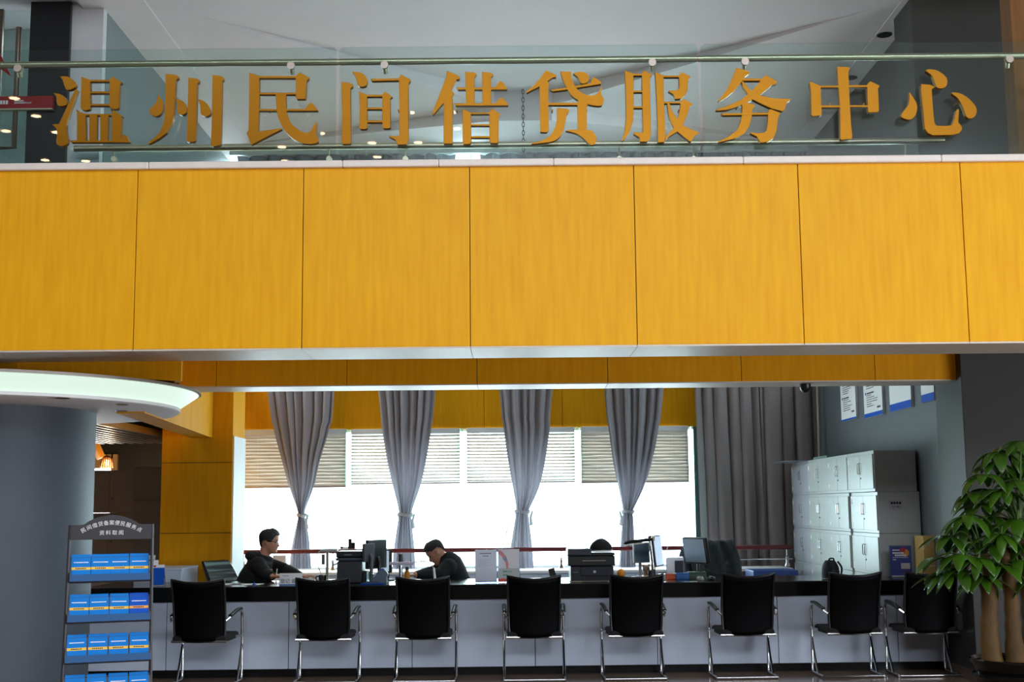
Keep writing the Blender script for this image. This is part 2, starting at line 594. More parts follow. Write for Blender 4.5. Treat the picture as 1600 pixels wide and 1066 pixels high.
for px, py in ((98, 622), (190, 632), (190, 642)):
    p = at(px, py, Z=2.27)
    q = MB()
    q.lathe([(.05, -.004), (.042, -.006), (.036, -.002), (.05, 0)], (p.x - CC.x, p.y - CC.y, 0), 24)
    q.build('downlight', mat('bronze downlight', (150, 118, 84), 0.4, 0.4), can)

# --- right grey pillar and walls
struct(MB().box(3.9, 4.52, 11.08, 11.78, 0, 3.0).build('wall_pillar_right', DARKWALL, smooth=False, bevel=.004, seg=1))
struct(MB().box(3.885, 4.53, 11.065, 11.79, 0, .09).build('baseboard_right', mat('brown skirting', (92, 72, 58), .4), smooth=False))
struct(MB().box(WXR, WXR + .2, 11.78, BACKY + .2, 0, 3.4).build('wall_right', WALLGREY, smooth=False))
struct(MB().box(4.52, 9.2, 11.5, 11.7, 0, 3.4).build('wall_right_front', mat('beige wall paint', (214, 196, 176), .6), smooth=False))

# --- rear window wall
m = MB()
for a, b in zip([-3.62, -2.5, -1.376, -.373, .654, 1.68], [-2.506, -1.382, -.379, .648, 1.674, 2.42]):
    m.box(a, b, BACKY - .02, BACKY + .2, 2.53, 3.35)
struct(m.build('wall_back_band', WOOD_SHADED, smooth=False))
struct(MB().box(-3.6, 2.5, BACKY + .02, BACKY + .18, 2.54, 3.36).build('wall_back_band_core', BLACKP, smooth=False))
m = MB()
m.box(-3.62, -.80, BACKY, BACKY + .2, 3.36, CEIL)
m.box(-.30, 2.36, BACKY, BACKY + .2, 3.36, CEIL)
struct(m.build('wall_back_upper_block', WHITE, smooth=False))  # opaque wall added in place of windows to keep the upper curtains dark
struct(MB().box(2.36, WXR + .2, BACKY, BACKY + .2, 0, CEIL).build('wall_back_right', WALLGREY, smooth=False))
struct(MB().box(-3.62, 2.36, BACKY, BACKY + .2, 0, .72).build('wall_back_sill', WHITE, smooth=False))
wx = [-3.6, at(544, 760, Y=BACKY).x, at(722.6, 750, Y=BACKY).x, at(902, 750, Y=BACKY).x, at(1081, 750, Y=BACKY).x]
for i in range(4):
    a, b = wx[i], wx[i + 1]
    q = MB()
    for z0, z1 in ((.72, .75), (2.50, 2.53)):
        q.box(a, b, BACKY + .06, BACKY + .12, z0, z1)
    fr = struct(q.build('window_%d' % (i + 1), WHITE, smooth=False))
    MB().box(a + .012, b - .012, BACKY + .085, BACKY + .095, .75, 2.5).build('pane', WGLASS, fr, smooth=False)
    MB().box(b - .012, b + .012, BACKY - .16, BACKY + .08, .75, 2.53).build('glass_fin', GGLASS, fr, smooth=False)
q = MB()
q.box(-.80, -.77, BACKY + .04, BACKY + .12, 3.36, CEIL)
q.box(-.33, -.30, BACKY + .04, BACKY + .12, 3.36, CEIL)
fr = struct(q.build('window_5', WHITE, smooth=False))
MB().box(-.77, -.33, BACKY + .085, BACKY + .095, 3.36, CEIL).build('pane', WGLASS, fr, smooth=False)
MB().box(-.54, -.516, BACKY - .16, BACKY + .08, 3.36, CEIL - .02).build('glass_fin', GGLASS, fr, smooth=False)
for nm, x in (('window_6', CX0 - .1), ('window_7', CX1 + .1)):  # out of view, added so daylight reaches the folded ceiling
    q = MB()
    for y in (12.4, 13.68, 14.97, 16.26):
        q.box(x - .03, x + .03, y, y + .04, 3.5, 4.75)
    fr = struct(q.build(nm, WHITE, smooth=False))
    MB().box(x - .005, x + .005, 12.44, 16.26, 3.5, 4.75).build('pane', WGLASS, fr, smooth=False)

# --- folded atrium ceiling: four facets stepping down toward a point over the middle
def fold_ceiling():
    Z0 = CEIL
    q = MB()
    bx0, bx1, by = at(772, 143, Z=Z0).x, at(862, 141, Z=Z0).x, at(817, 142, Z=Z0).y
    nl, nr = at(310, 22, Z=Z0), at(1357, 18, Z=Z0)
    yn = (nl.y + nr.y) / 2
    fl, fr_ = at(385, 221, Z=Z0), at(1215, 222, Z=Z0)
    yf = (fl.y + fr_.y) / 2
    d = .175
    NL, NR, FL, FR = (nl.x, yn, Z0), (nr.x, yn, Z0), (fl.x, yf, Z0), (fr_.x, yf, Z0)
    A0, B0 = (bx0, by, Z0), (bx1, by, Z0)
    A1, B1 = (bx0, by, Z0 - d), (bx1, by, Z0 - d)
    A2, B2 = (bx0, by, Z0 - 2 * d), (bx1, by, Z0 - 2 * d)
    q.add([NL, NR, B0, A0], [(0, 1, 2, 3)])
    q.add([NL, A1, FL], [(0, 1, 2)])
    q.add([NR, FR, B1], [(0, 1, 2)])
    q.add([FL, A2, B2, FR], [(0, 1, 2, 3)])
    q.add([NL, A0, A1], [(0, 1, 2)])
    q.add([NR, B1, B0], [(0, 1, 2)])
    q.add([FL, A1, A2], [(0, 1, 2)])
    q.add([FR, B2, B1], [(0, 1, 2)])
    q.add([A0, B0, B2, A2], [(0, 1, 2, 3)])
    # flat border
    X0, X1, Y0, Y1 = CX0 - .2, CX1 + .2, 9.15, BACKY + .2
    q.add([(X0, Y0, Z0), (X1, Y0, Z0), NR, NL], [(0, 1, 2, 3)])
    q.add([(X0, Y1, Z0), (X1, Y1, Z0), FR, FL], [(0, 1, 2, 3)])
    q.add([(X0, Y0, Z0), NL, FL, (X0, Y1, Z0)], [(0, 1, 2, 3)])
    q.add([(X1, Y0, Z0), NR, FR, (X1, Y1, Z0)], [(0, 1, 2, 3)])
    struct(q.build('ceiling', CEILW, smooth=False))
    struct(MB().box(-9.2, 9.2, 9.15, 12.35, Z0 + .06, Z0 + .2).box(CX0 - .2, CX1 + .2, 12.35, BACKY + .3, Z0 + .06, Z0 + .2).build('ceiling_roof', CEILW, smooth=False))
    return (bx0 + bx1) / 2, by, Z0
chx, chy, chz = fold_ceiling()
# lower soffits along both walls
for nm, xa, xb in (('trim_4', CX0, at(300, 107, Z=CEIL - .03).x), ('trim_5', at(1330, 108, Z=CEIL - .03).x, CX1)):
    struct(MB().box(xa, xb, 10.0, BACKY, CEIL - .006, CEIL + .02).build(nm, CEILW, smooth=False))
for i, (px, py) in enumerate(((1382, 54), (1329, 121))):
    p = at(px, py, Z=CEIL - .006)
    tag(MB().lathe([(.075, -.004), (.06, -.006), (.055, .01), (.075, .004)], (p.x, p.y, CEIL - .010), 24).build('ceiling_downlight', BLACKP),
        'dark round downlight in the ceiling edge, ' + ('nearer the balcony railing' if i == 0 else 'farther back, just above the gold characters'), 'downlight', 'dark downlights in the atrium ceiling')
# chain hanging from the middle of the ceiling
q = MB()
zz, k = chz, 0
while zz > chz - .85:
    c = Vector((chx, chy - .06, zz - .03))
    pts = []
    for j in range(12):
        a = 2 * pi * j / 12
        pts.append(c + (Vector((.013 * cos(a), 0, .03 * sin(a))) if k % 2 == 0 else Vector((0, .013 * cos(a), .03 * sin(a)))))
    pts.append(pts[0])
    q.tube(pts, .004, 6, False)
    zz -= .048
    k += 1
tag(q.build('chain', DARKPL), 'dark link chain hanging from the centre of the folded white ceiling', 'chain')

# --- upper floor walls
struct(MB().box(CX1, CX1 + .2, 12.0, BACKY + .2, 4.75, CEIL + .05).box(CX1, CX1 + .2, 12.0, BACKY + .2, 3.4, 3.5).box(CX1, CX1 + .2, 12.0, 12.4, 3.5, 4.75).box(CX1, CX1 + .2, 16.3, BACKY + .2, 3.5, 4.75).build('wall_upper_right', UPDARK, smooth=False))
struct(MB().box(at(1424, 17, Y=11.46).x, 9.2, 11.46, 12.0, FZ1 - .3, CEIL + .05).build('wall_upper_right_end', UPDARK, smooth=False))
struct(MB().box(at(1586, 130, Y=9.4).x, 4.3, 9.4, 9.6, FZ1, CEIL + .05).build('wall_upper_wood_edge', wood('brown veneer', (120, 78, 34), (140, 92, 42), .5), smooth=False))
struct(MB().box(CX0 - .2, CX0, 11.65, BACKY + .2, 4.75, CEIL + .05).box(CX0 - .2, CX0, 11.65, BACKY + .2, 3.3, 3.5).box(CX0 - .2, CX0, 11.65, 12.4, 3.5, 4.75).box(CX0 - .2, CX0, 16.3, BACKY + .2, 3.5, 4.75).build('wall_upper_left', mat('grey green wall', (128, 142, 144), .3, var=.03), smooth=False))
xw = at(112, 130, Y=11.6).x
xd = at(50, 130, Y=11.6).x
struct(MB().box(xw, CX0 - .005, 11.55, 11.75, FZ1 - .3, CEIL + .05).build('wall_upper_left_end', WHITE, smooth=False))
struct(MB().box(xd, xw, 11.5, 11.8, FZ1 - .3, CEIL + .05).build('wall_upper_left_column', mat('near black panel', (24, 26, 28), .35), smooth=False))
struct(MB().box(-9.2, xd, 12.2, 12.35, FZ1 - .3, CEIL + .05).build('wall_upper_left_back', mat('pale green grey wall', (196, 214, 208), .5), smooth=False))
# glass door with a long steel handle
dr = struct(MB().box(-7.4, xd, 11.58, 11.6, FZ1, CEIL).build('door_1', GLASS, smooth=False))
hx = at(27, 110, Y=11.5).x
hz = at(27, 231, Y=11.5).z
q = MB()
q.tube([(hx - .25, 11.5, hz), (hx, 11.5, hz), (hx, 11.5, 6.0)], .025, 12)
q.tube([(hx, 11.5, 5.3), (hx, 11.58, 5.3)], .012, 8)
q.tube([(hx - .2, 11.5, hz), (hx - .2, 11.58, hz)], .012, 8)
q.build('handle', mat('bronze steel', (120, 104, 92), .3, .8), dr)
q = MB()
q.box(at(0, 100, Y=11.56).x - .4, at(3, 100, Y=11.56).x, 11.54, 11.575, FZ1, CEIL)
q.build('door_frame', mat('bronze steel', (120, 104, 92), .3, .8), dr, smooth=False)
# red company sign
y = 11.44
a, b = at(-60, 151, Y=y), at(82, 169, Y=y)
sg = thing('wall_sign', 'long red sign with small white lettering across the dark column', 'sign', (b.x, y, b.z))
MB().box(a.x - b.x, 0, 0, .05, 0, a.z - b.z).build('sign_panel', mat('sign red', (160, 10, 14), .4), sg, smooth=False, bevel=.003)
MB().box(a.x - b.x, 0, -.004, .05, -.012, 0).build('bottom_edge', STEEL, sg, smooth=False)
q = MB()
w = (82 - 28)
pxm = (a.z - b.z) / 18
dashes(q, -54 * pxm, -40.5 * pxm, 11 * pxm, 2 * pxm, -.001, 8, fill=.7)
text_into(q, 'GROUP', 3.4 * pxm, Matrix.Translation((-35.5 * pxm, -.001, 8 * pxm)) @ FACE)
dashes(q, -54 * pxm, -40.5 * pxm, 8 * pxm, 2 * pxm, -.001, 10, fill=.7)
dashes(q, -82 * pxm, -62 * pxm, 9 * pxm, 5.5 * pxm, -.001, 5, fill=.75)
q.build('lettering', PAPER, sg, smooth=False)
q = MB()
p = [at(*xy, Y=11.52) for xy in ((-30, 70), (0, 84), (18, 120), (-30, 86))]
q.prism([(v.x, v.z) for v in p], 11.515, 11.53)
tag(q.build('red_banner', mat('sign red', (160, 10, 14), .4), smooth=False), 'slanting red banner corner by the steel door handle upstairs', 'banner')

# --- back room behind the column
struct(MB().box(-9.2, -3.72, 16.9, 17.1, 0, 3.3).build('wall_back_room', BLACKP, smooth=False))
struct(MB().box(-9.2, -9.0, 11.5, 17.1, 0, 3.3).build('wall_back_room_left', DARKWALL, smooth=False))
m = MB()
x = -8.9
while x < -3.74:
    m.box(x, x + .04, 10.9, 15.2, 2.29, 2.36)
    x += .115
struct(m.build('ceiling_slats', mat('slat metal', (112, 98, 84), .35, .3), smooth=False))
struct(MB().box(-9.2, -3.66, 9.94, 17.0, 2.42, 2.5).build('ceiling_back_room', BLACKP, smooth=False))
bpy.data.objects.remove(bpy.data.objects['wall_back_room'])
m = MB()
xr = at(178, 730, Y=16.9).x
m.box(-9.2, -7.4, 16.9, 17.1, 0, 3.3)
m.box(xr, -3.72, 16.9, 17.1, 0, 3.3)
m.box(-7.4, xr, 16.9, 17.1, 2.06, 3.3)
struct(m.build('wall_back_room', BLACKP, smooth=False))
m = MB()
m.box(-7.4, xr, 16.84, 16.9, 2.06, 2.24)
m.box(xr - .02, xr + .06, 16.84, 16.9, 0, 2.24)
m.box(-7.4, xr, 16.82, 16.86, 2.17, 2.19)
struct(m.build('window_8', mat('tan window frame', (196, 160, 110), .5), smooth=False))
# slanting lit brace seen under the slats
a, b = at(139, 672, Y=15.9), at(158, 716, Y=15.9)
m = MB()
m.tube([a + Vector((-.5, 0, 1.0)) * .0 + (a - b) * .6, b], .055, 4)
struct(m.build('trim_6', mat('golden brace', (224, 156, 60), .5), smooth=False))
p = at(167, 722, Y=15.6)
lamp = thing('pendant_lamp', 'small ribbed glass pendant lamp glowing warm above the brown grey lockers', 'lamp', (p.x, p.y, p.z - .07))
q = MB()
for k in range(16):
    a = 2 * pi * k / 16
    q.tube(spline([(.075 * cos(a), .075 * sin(a), 0), (.07 * cos(a), .07 * sin(a), .06), (.045 * cos(a), .045 * sin(a), .12), (.02 * cos(a), .02 * sin(a), .14)], 4), .007, 6)
q.build('lamp_shade', mat('amber ribbed glass', (170, 110, 60), .3), lamp)
MB().ball((0, 0, .06), (.03, .03, .04)).build('bulb', mat('warm bulb', (255, 206, 130), .5, emit=9.0), lamp)
MB().tube([(0, 0, .13), (0, 0, 2.42 - p.z + .07)], .004, 6).build('cord', BLACKPL, lamp)
l = bpy.data.lights.new('pendant_glow', 'POINT')
l.energy, l.color, l.shadow_soft_size = 14, (1, .72, .4), .03
lo = bpy.data.objects.new('pendant_glow', l)
C.objects.link(lo)
lo.location = (p.x, p.y - .02, p.z - .12)

# ------------------------------------------------------------------ front glass railing
GY = 8.74
rl = thing('glass_railing', 'front glass balcony railing with steel tube carrying the gold characters', 'railing', (0, GY, FZ1 + .05))
gz0 = -.03
gt = at(800, 71.5, Y=GY).z - FZ1 - .05
xs = [at(x, 100, Y=GY).x for x in (-420, 525.5, 530.5, 1090, 1095, 2020)]


def pane(name, x0, x1, z0, z1, t, par, r=.03):
    poly = [(x0, z0), (x1, z0)]
    for cx, s in ((x1 - r, 0), (x0 + r, 1)):
        for k in range(7):
            a = (pi / 2) * k / 6 + s * pi / 2
            poly.append((cx + r * cos(a), z1 - r + r * sin(a)))
    MB().prism(poly, 0, t).build(name, GLASS, par, smooth=False)


for k in range(3):
    pane('glass_pane', xs[2 * k], xs[2 * k + 1], gz0, gt, .012, rl)
tz = at(800, 94.5, Y=GY + .08).z - FZ1 - .05
q = MB()
for k in range(3):
    q.tube([(xs[2 * k] - .005, .08, tz), (xs[2 * k + 1] + .005, .08, tz)], .024, 20)
q.tube([(xs[0], .08, tz), (xs[5], .08, tz)], .019, 16)
q.build('handrail', STEEL, rl)
for px in (29, 455, 601, 1019, 1164, 1577):
    bx = at(px, 107, Y=GY).x
    z = tz - .058
    q = MB()
    q.tube([(bx, -.022, z), (bx, .0, z)], .027, 24)
    br = q.build('bracket', mat('disc steel', (164, 150, 140), .4, .85), rl)
    q = MB()
    q.tube([(bx, .012, z), (bx + .003, .04, z - .045)], .016, 12)
    q.tube([(bx + .003, .04, z - .045), (bx + .003, .08, tz)], .009, 8)
    q.build('bracket_arm', STEEL, br)

# ------------------------------------------------------------------ rear glass railing
RY = 11.42
rr = thing('glass_railing', 'second glass railing behind the characters, on the far side of the upper walkway', 'railing', (0, RY, FZ1 - .02))
t2 = at(800, 222, Y=RY).z - FZ1 + .02
ex = [at(x, 222, Y=RY).x for x in (110, 322, 573, 1022, 1260, 1468)]
for k in range(5):
    MB().box(ex[k] + .003, ex[k + 1] - .003, 0, .012, 0, t2).build('glass_pane', GLASS, rr, smooth=False)
tz2 = at(800, 229, Y=RY).z - FZ1 + .02
MB().tube([(at(120, 231, Y=RY).x, -.06, tz2), (at(1472, 227, Y=RY).x, -.06, tz2)], .03, 20).build('handrail', STEEL, rr)
for px in (180, 515, 634, 967, 1083, 1413):
    bx = at(px, 247, Y=RY).x
    z = at(px, 250, Y=RY).z - FZ1 + .02
    q = MB()
    q.tube([(bx, -.045, z), (bx, 0, z)], .026, 16)
    q.tube([(bx, -.03, z), (bx, -.06, tz2)], .008, 8)
    q.build('bracket', STEEL, rr)

# ------------------------------------------------------------------ ten gold characters
CH = {}
CH['wen'] = ((70, 105), [
    ('s', [(188, 118, 1), (290, 120), (370, 170), (402, 225), (375, 265), (315, 290), (270, 280), (248, 230), (225, 160)]),
    ('s', [(105, 330, 1), (200, 345), (260, 385), (285, 440), (270, 485), (205, 500), (165, 485), (150, 440), (145, 380)]),
    ('s', [(390, 278, 1), (425, 295, 1), (330, 560), (275, 740), (285, 860), (300, 930), (285, 980), (240, 1008), (180, 1005), (145, 960), (158, 850), (140, 780), (88, 733, 1), (180, 728, 1), (240, 600)]),
    ('p', [(470, 122), (582, 160), (582, 510), (575, 540), (520, 555), (475, 545), (458, 520)]),
    ('p', [(830, 160), (870, 118), (990, 195), (962, 220), (948, 515), (930, 535), (870, 540), (828, 515)]),
    ('p', [(575, 160), (840, 160), (840, 186), (575, 186)]), ('p', [(575, 310), (840, 310), (840, 335), (575, 335)]), ('p', [(575, 470), (840, 470), (840, 495), (575, 495)]),
    ('p', [(500, 598), (870, 598), (870, 620), (500, 620)]), ('p', [(412, 560), (522, 598), (530, 945), (410, 945)]),
    ('p', [(568, 600), (672, 600), (662, 945), (568, 945)]), ('p', [(708, 600), (815, 600), (808, 945), (708, 945)]),
    ('p', [(855, 590), (880, 548), (1000, 630), (985, 640), (978, 945), (855, 945)]),
    ('p', [(310, 938), (960, 938), (1010, 862), (1050, 880), (1090, 955), (1085, 965), (340, 965)])])
CH['zhou'] = ((220, 105), [
    ('s', [(215, 345, 1), (250, 395), (285, 440), (285, 540), (245, 605), (190, 628), (130, 610), (108, 560), (140, 510), (190, 460), (210, 410)]),
    ('p', [(316, 85), (430, 92), (480, 115), (482, 140), (450, 165), (440, 400), (425, 600), (400, 720), (330, 840), (240, 910), (100, 985), (90, 970), (180, 900), (250, 820), (295, 700), (312, 580), (318, 350)]),
    ('s', [(440, 405, 1), (500, 415), (560, 455), (592, 520), (590, 570), (550, 605), (510, 608), (470, 580), (468, 500), (455, 430)]),
    ('p', [(608, 132), (720, 145), (750, 165), (745, 195), (725, 205), (715, 550), (705, 930), (690, 950), (620, 962), (588, 950), (595, 650), (605, 400)]),
    ('s', [(725, 408, 1), (790, 425), (850, 470), (890, 540), (895, 590), (860, 625), (815, 628), (770, 595), (762, 510), (745, 440)]),
    ('p', [(918, 98), (1030, 112), (1065, 140), (1060, 165), (1042, 175), (1038, 500), (1028, 980), (1010, 1000), (930, 1015), (895, 1000), (905, 800), (912, 500)])])
CH['min'] = ((370, 105), [
    ('p', [(160, 68), (290, 112), (290, 340), (278, 820), (300, 820), (570, 780), (575, 795), (185, 995), (125, 845), (150, 800), (158, 400)]),
    ('p', [(280, 112), (770, 112), (770, 140), (280, 140)]), ('p', [(280, 325), (770, 325), (770, 350), (280, 350)]),
    ('p', [(280, 535), (870, 535), (940, 450), (980, 475), (1040, 550), (1040, 560), (280, 560)]),
    ('p', [(755, 110), (805, 65), (925, 130), (922, 150), (892, 180), (885, 390), (875, 408), (770, 410), (757, 385)]),
    ('s', [(497, 340, 1), (630, 340, 1), (632, 480), (645, 600), (700, 720), (790, 800), (880, 840), (940, 820), (985, 745), (1015, 705, 1), (1030, 720), (1015, 850), (1045, 915), (1040, 960), (960, 985), (850, 975), (740, 930), (640, 840), (560, 720), (515, 580), (502, 450)])])
CH['jian'] = ((520, 105), [
    ('s', [(245, 58, 1), (330, 62), (400, 95), (440, 150), (440, 210), (410, 245), (360, 250), (318, 225), (305, 170), (285, 110)]),
    ('p', [(108, 188), (190, 195), (255, 220), (258, 250), (228, 270), (228, 600), (232, 970), (215, 985), (120, 985), (110, 960), (120, 600), (110, 300)]),
    ('p', [(482, 148), (860, 142), (860, 170), (500, 178)]),
    ('p', [(845, 140), (870, 92), (995, 155), (995, 180), (968, 205), (968, 600), (970, 940), (945, 990), (830, 995), (800, 930), (718, 890), (720, 878), (800, 882), (852, 878), (855, 500)]),
    ('p', [(335, 312), (440, 352), (442, 780), (420, 795), (355, 795), (338, 775), (345, 500)]),
    ('p', [(633, 350), (670, 310), (765, 380), (735, 400), (740, 770), (720, 785), (650, 785), (633, 760)]),
    ('p', [(435, 352), (640, 352), (640, 378), (435, 378)]), ('p', [(435, 515), (640, 515), (640, 540), (435, 540)]), ('p', [(435, 682), (640, 682), (640, 708), (435, 708)])])
CH['jie'] = ((665, 105), [
    ('p', [(275, 48), (410, 100), (440, 130), (432, 155), (395, 160), (335, 270), (335, 305), (365, 330), (345, 365), (345, 980), (230, 980), (232, 455), (95, 612), (82, 600), (180, 340), (260, 130)]),
    ('p', [(508, 58), (620, 66), (655, 90), (625, 125), (628, 475), (518, 475)]), ('p', [(722, 60), (840, 70), (868, 95), (838, 130), (842, 475), (728, 475)]),
    ('p', [(388, 258), (885, 258), (955, 172), (1000, 205), (1048, 280), (1040, 288), (415, 288)]),
    ('p', [(362, 462), (895, 462), (970, 378), (1060, 470), (1058, 492), (385, 495)]),
    ('p', [(472, 530), (580, 580), (585, 960), (565, 985), (485, 990), (475, 960)]),
    ('p', [(815, 570), (855, 532), (960, 600), (935, 640), (935, 960), (915, 975), (830, 972), (820, 950)]),
    ('p', [(575, 580), (825, 580), (825, 602), (575, 602)]), ('p', [(575, 730), (825, 730), (825, 752), (575, 752)]), ('p', [(575, 882), (825, 882), (825, 906), (575, 906)])])
CH['dai'] = ((815, 105), [
    ('p', [(310, 38), (445, 100), (440, 130), (400, 130), (330, 180), (355, 205), (345, 250), (342, 450), (350, 800), (320, 835), (240, 830), (235, 600), (230, 245), (65, 330), (58, 318), (150, 240), (240, 140)]),
    ('s', [(495, 55, 1), (640, 58, 1), (635, 100), (650, 170), (690, 250), (760, 320), (850, 358), (920, 360), (980, 325), (1010, 260), (1030, 230, 1), (1020, 340), (1055, 410), (1040, 475), (1000, 495), (920, 490), (820, 465), (720, 420), (640, 360), (580, 270), (530, 160)]),
    ('p', [(362, 290), (570, 262), (605, 285), (405, 310)]), ('p', [(675, 245), (880, 205), (915, 122), (960, 145), (1022, 190), (1018, 215), (705, 265)]),
    ('s', [(660, 80, 1), (740, 60), (820, 70), (860, 120), (850, 185), (795, 210), (755, 195), (720, 130)]),
    ('p', [(340, 455), (725, 455), (725, 485), (340, 485)]), ('p', [(715, 435), (730, 420), (850, 480), (832, 510), (838, 780), (825, 800), (720, 798)]),
    ('s', [(452, 525, 1), (570, 532), (608, 550), (600, 580), (580, 600, 1), (560, 700), (530, 820), (480, 900), (400, 950), (280, 970), (125, 985, 1), (135, 972, 1), (260, 940), (360, 880), (420, 790), (450, 680)]),
    ('s', [(565, 815, 1), (640, 800), (870, 805), (930, 850), (960, 910), (945, 970), (905, 1000), (860, 980), (790, 910), (700, 850)])])
CH['fu'] = ((960, 105), [
    ('p', [(132, 38), (245, 80), (248, 500), (240, 680), (200, 820), (140, 910), (98, 950), (90, 935), (130, 830), (150, 650), (145, 300)]),
    ('p', [(350, 80), (385, 38), (485, 95), (455, 145), (462, 500), (470, 860), (455, 920), (420, 955), (330, 955), (320, 900), (245, 855), (248, 832), (330, 838), (365, 835), (358, 500)]),
    ('p', [(240, 82), (360, 82), (360, 108), (240, 108)]), ('p', [(240, 300), (360, 300), (360, 322), (240, 322)]), ('p', [(240, 502), (365, 502), (365, 525), (240, 525)]),
    ('p', [(520, 58), (630, 105), (638, 500), (655, 890), (640, 960), (555, 968), (553, 700), (540, 400)]),
    ('p', [(625, 105), (835, 105), (835, 128), (625, 128)]),
    ('p', [(825, 110), (860, 60), (980, 120), (945, 160), (940, 290), (905, 360), (850, 405), (780, 410), (755, 350), (690, 310), (700, 298), (800, 295), (830, 265)]),
    ('p', [(635, 442), (860, 442), (860, 465), (635, 465)]),
    ('p', [(845, 455), (880, 402), (1000, 465), (995, 490), (965, 510), (930, 620), (880, 740), (800, 830), (700, 890), (655, 935), (650, 900), (760, 775), (810, 650), (840, 540)]),
    ('p', [(675, 455), (705, 455), (740, 560), (800, 650), (885, 745), (980, 795), (1088, 835), (1085, 845), (1030, 880), (985, 950), (960, 950), (805, 825), (755, 770), (700, 650), (682, 540)])])
CH['wu'] = ((1105, 100), [
    ('p', [(372, 45), (540, 95), (540, 125), (490, 155), (440, 230), (340, 350), (240, 430), (150, 480), (140, 470), (230, 360), (300, 230), (350, 110)]),
    ('p', [(455, 185), (720, 185), (720, 215), (455, 215)]),
    ('p', [(700, 190), (745, 138), (895, 220), (885, 260), (830, 270), (690, 385), (560, 470), (400, 545), (250, 590), (115, 600), (112, 585), (260, 535), (430, 460), (540, 370), (640, 270)]),
    ('p', [(440, 225), (462, 220), (530, 310), (600, 365), (700, 405), (850, 440), (1070, 445), (1065, 465), (1025, 490), (985, 600), (960, 605), (820, 570), (690, 510), (580, 455), (510, 375), (455, 290)]),
    ('p', [(178, 632), (790, 622), (790, 650), (200, 660)]),
    ('p', [(448, 510), (500, 492), (615, 525), (600, 560), (580, 575), (572, 680), (545, 790), (480, 890), (370, 950), (140, 1010), (145, 990), (270, 930), (380, 850), (425, 750), (445, 650)]),
    ('p', [(780, 600), (810, 575), (935, 625), (930, 655), (908, 690), (890, 860), (850, 950), (770, 1000), (680, 1010), (640, 935), (555, 890), (560, 872), (640, 885), (730, 878), (760, 850), (775, 750)])])
CH['zhong'] = ((1250, 95), [
    ('p', [(475, 82), (490, 72), (630, 82), (642, 105), (622, 140), (640, 550), (660, 850), (675, 960), (665, 1000), (530, 1015), (515, 1000), (512, 600), (490, 300)]),
    ('p', [(120, 275), (140, 268), (265, 320), (275, 560), (282, 690), (265, 700), (160, 710), (145, 690), (140, 400)]),
    ('p', [(860, 300), (900, 260), (1025, 320), (1000, 355), (1015, 630), (1000, 660), (880, 662), (870, 640), (862, 400)]),
    ('p', [(260, 318), (500, 318), (500, 342), (260, 342)]), ('p', [(620, 312), (870, 312), (870, 338), (620, 338)]),
    ('p', [(272, 570), (520, 570), (520, 598), (272, 598)]), ('p', [(635, 568), (890, 568), (890, 592), (635, 592)])])
CH['xin'] = ((1395, 95), [
    ('s', [(213, 395, 1), (250, 450), (300, 530), (315, 600), (295, 690), (240, 748), (180, 752), (115, 725), (110, 690), (140, 640), (195, 570), (210, 500)]),
    ('p', [(365, 298), (480, 305), (540, 335), (500, 365), (515, 600), (535, 790), (560, 830), (700, 835), (755, 820), (790, 740), (810, 640), (840, 612), (850, 640), (840, 790), (885, 840), (890, 880), (850, 930), (760, 950), (510, 955), (450, 925), (410, 870), (390, 650), (360, 380)]),
    ('s', [(420, 130, 1), (450, 108), (550, 118), (630, 160), (690, 220), (700, 290), (670, 340), (610, 355), (560, 335), (535, 270), (500, 190)]),
    ('s', [(755, 420, 1), (775, 402), (880, 425), (980, 490), (1060, 580), (1078, 650), (1050, 715), (990, 740), (940, 710), (900, 600), (840, 490)])])
CHL = [('wen', "'warm', with three water strokes, the first of ten on the railing"), ('zhou', "'prefecture', three uprights with drops between, second on the railing"),
       ('min', "'people', third on the railing"), ('jian', "'between', a gate frame around a small box, fourth on the railing"),
       ('jie', "'borrow', fifth on the railing"), ('dai', "'loan', sixth on the railing, beside the hanging chain"),
       ('fu', "'serve', seventh on the railing"), ('wu', "'affairs', with crossed slanting strokes, eighth on the railing"),
       ('zhong', "'middle', a box crossed by one upright, ninth on the railing"), ('xin', "'heart', a hook with three drops, last on the railing")]
LY = 8.655
for nm, lab in CHL:
    (ox, oy), strokes = CH[nm]
    base = at(ox + 75, oy + 65, Y=LY)
    q = MB()
    for i, (kind, pts) in enumerate(strokes):
        if kind == 's':
            pts = smooth_poly(pts)
        poly = []
        for p in pts:
            w = at(ox + p[0] / 8.2, oy + p[1] / 8.2, Y=LY)
            poly.append((w.x - base.x, w.z - base.z))
        q.prism(poly, -.0002 * (i % 5), .04)
    for sx in (-.12, .12):
        q.tube([(sx, .03, .0), (sx, GY - LY, .0)], .006, 8)
    o = q.build('sign_character', GOLD, loc=base, smooth=False, bevel=.0015, seg=1)
    tag(o, 'gold metal character for ' + lab, 'sign lettering', 'gold characters on the glass railing')

# round downlights of the hall ceiling (they mirror in the railing glass)

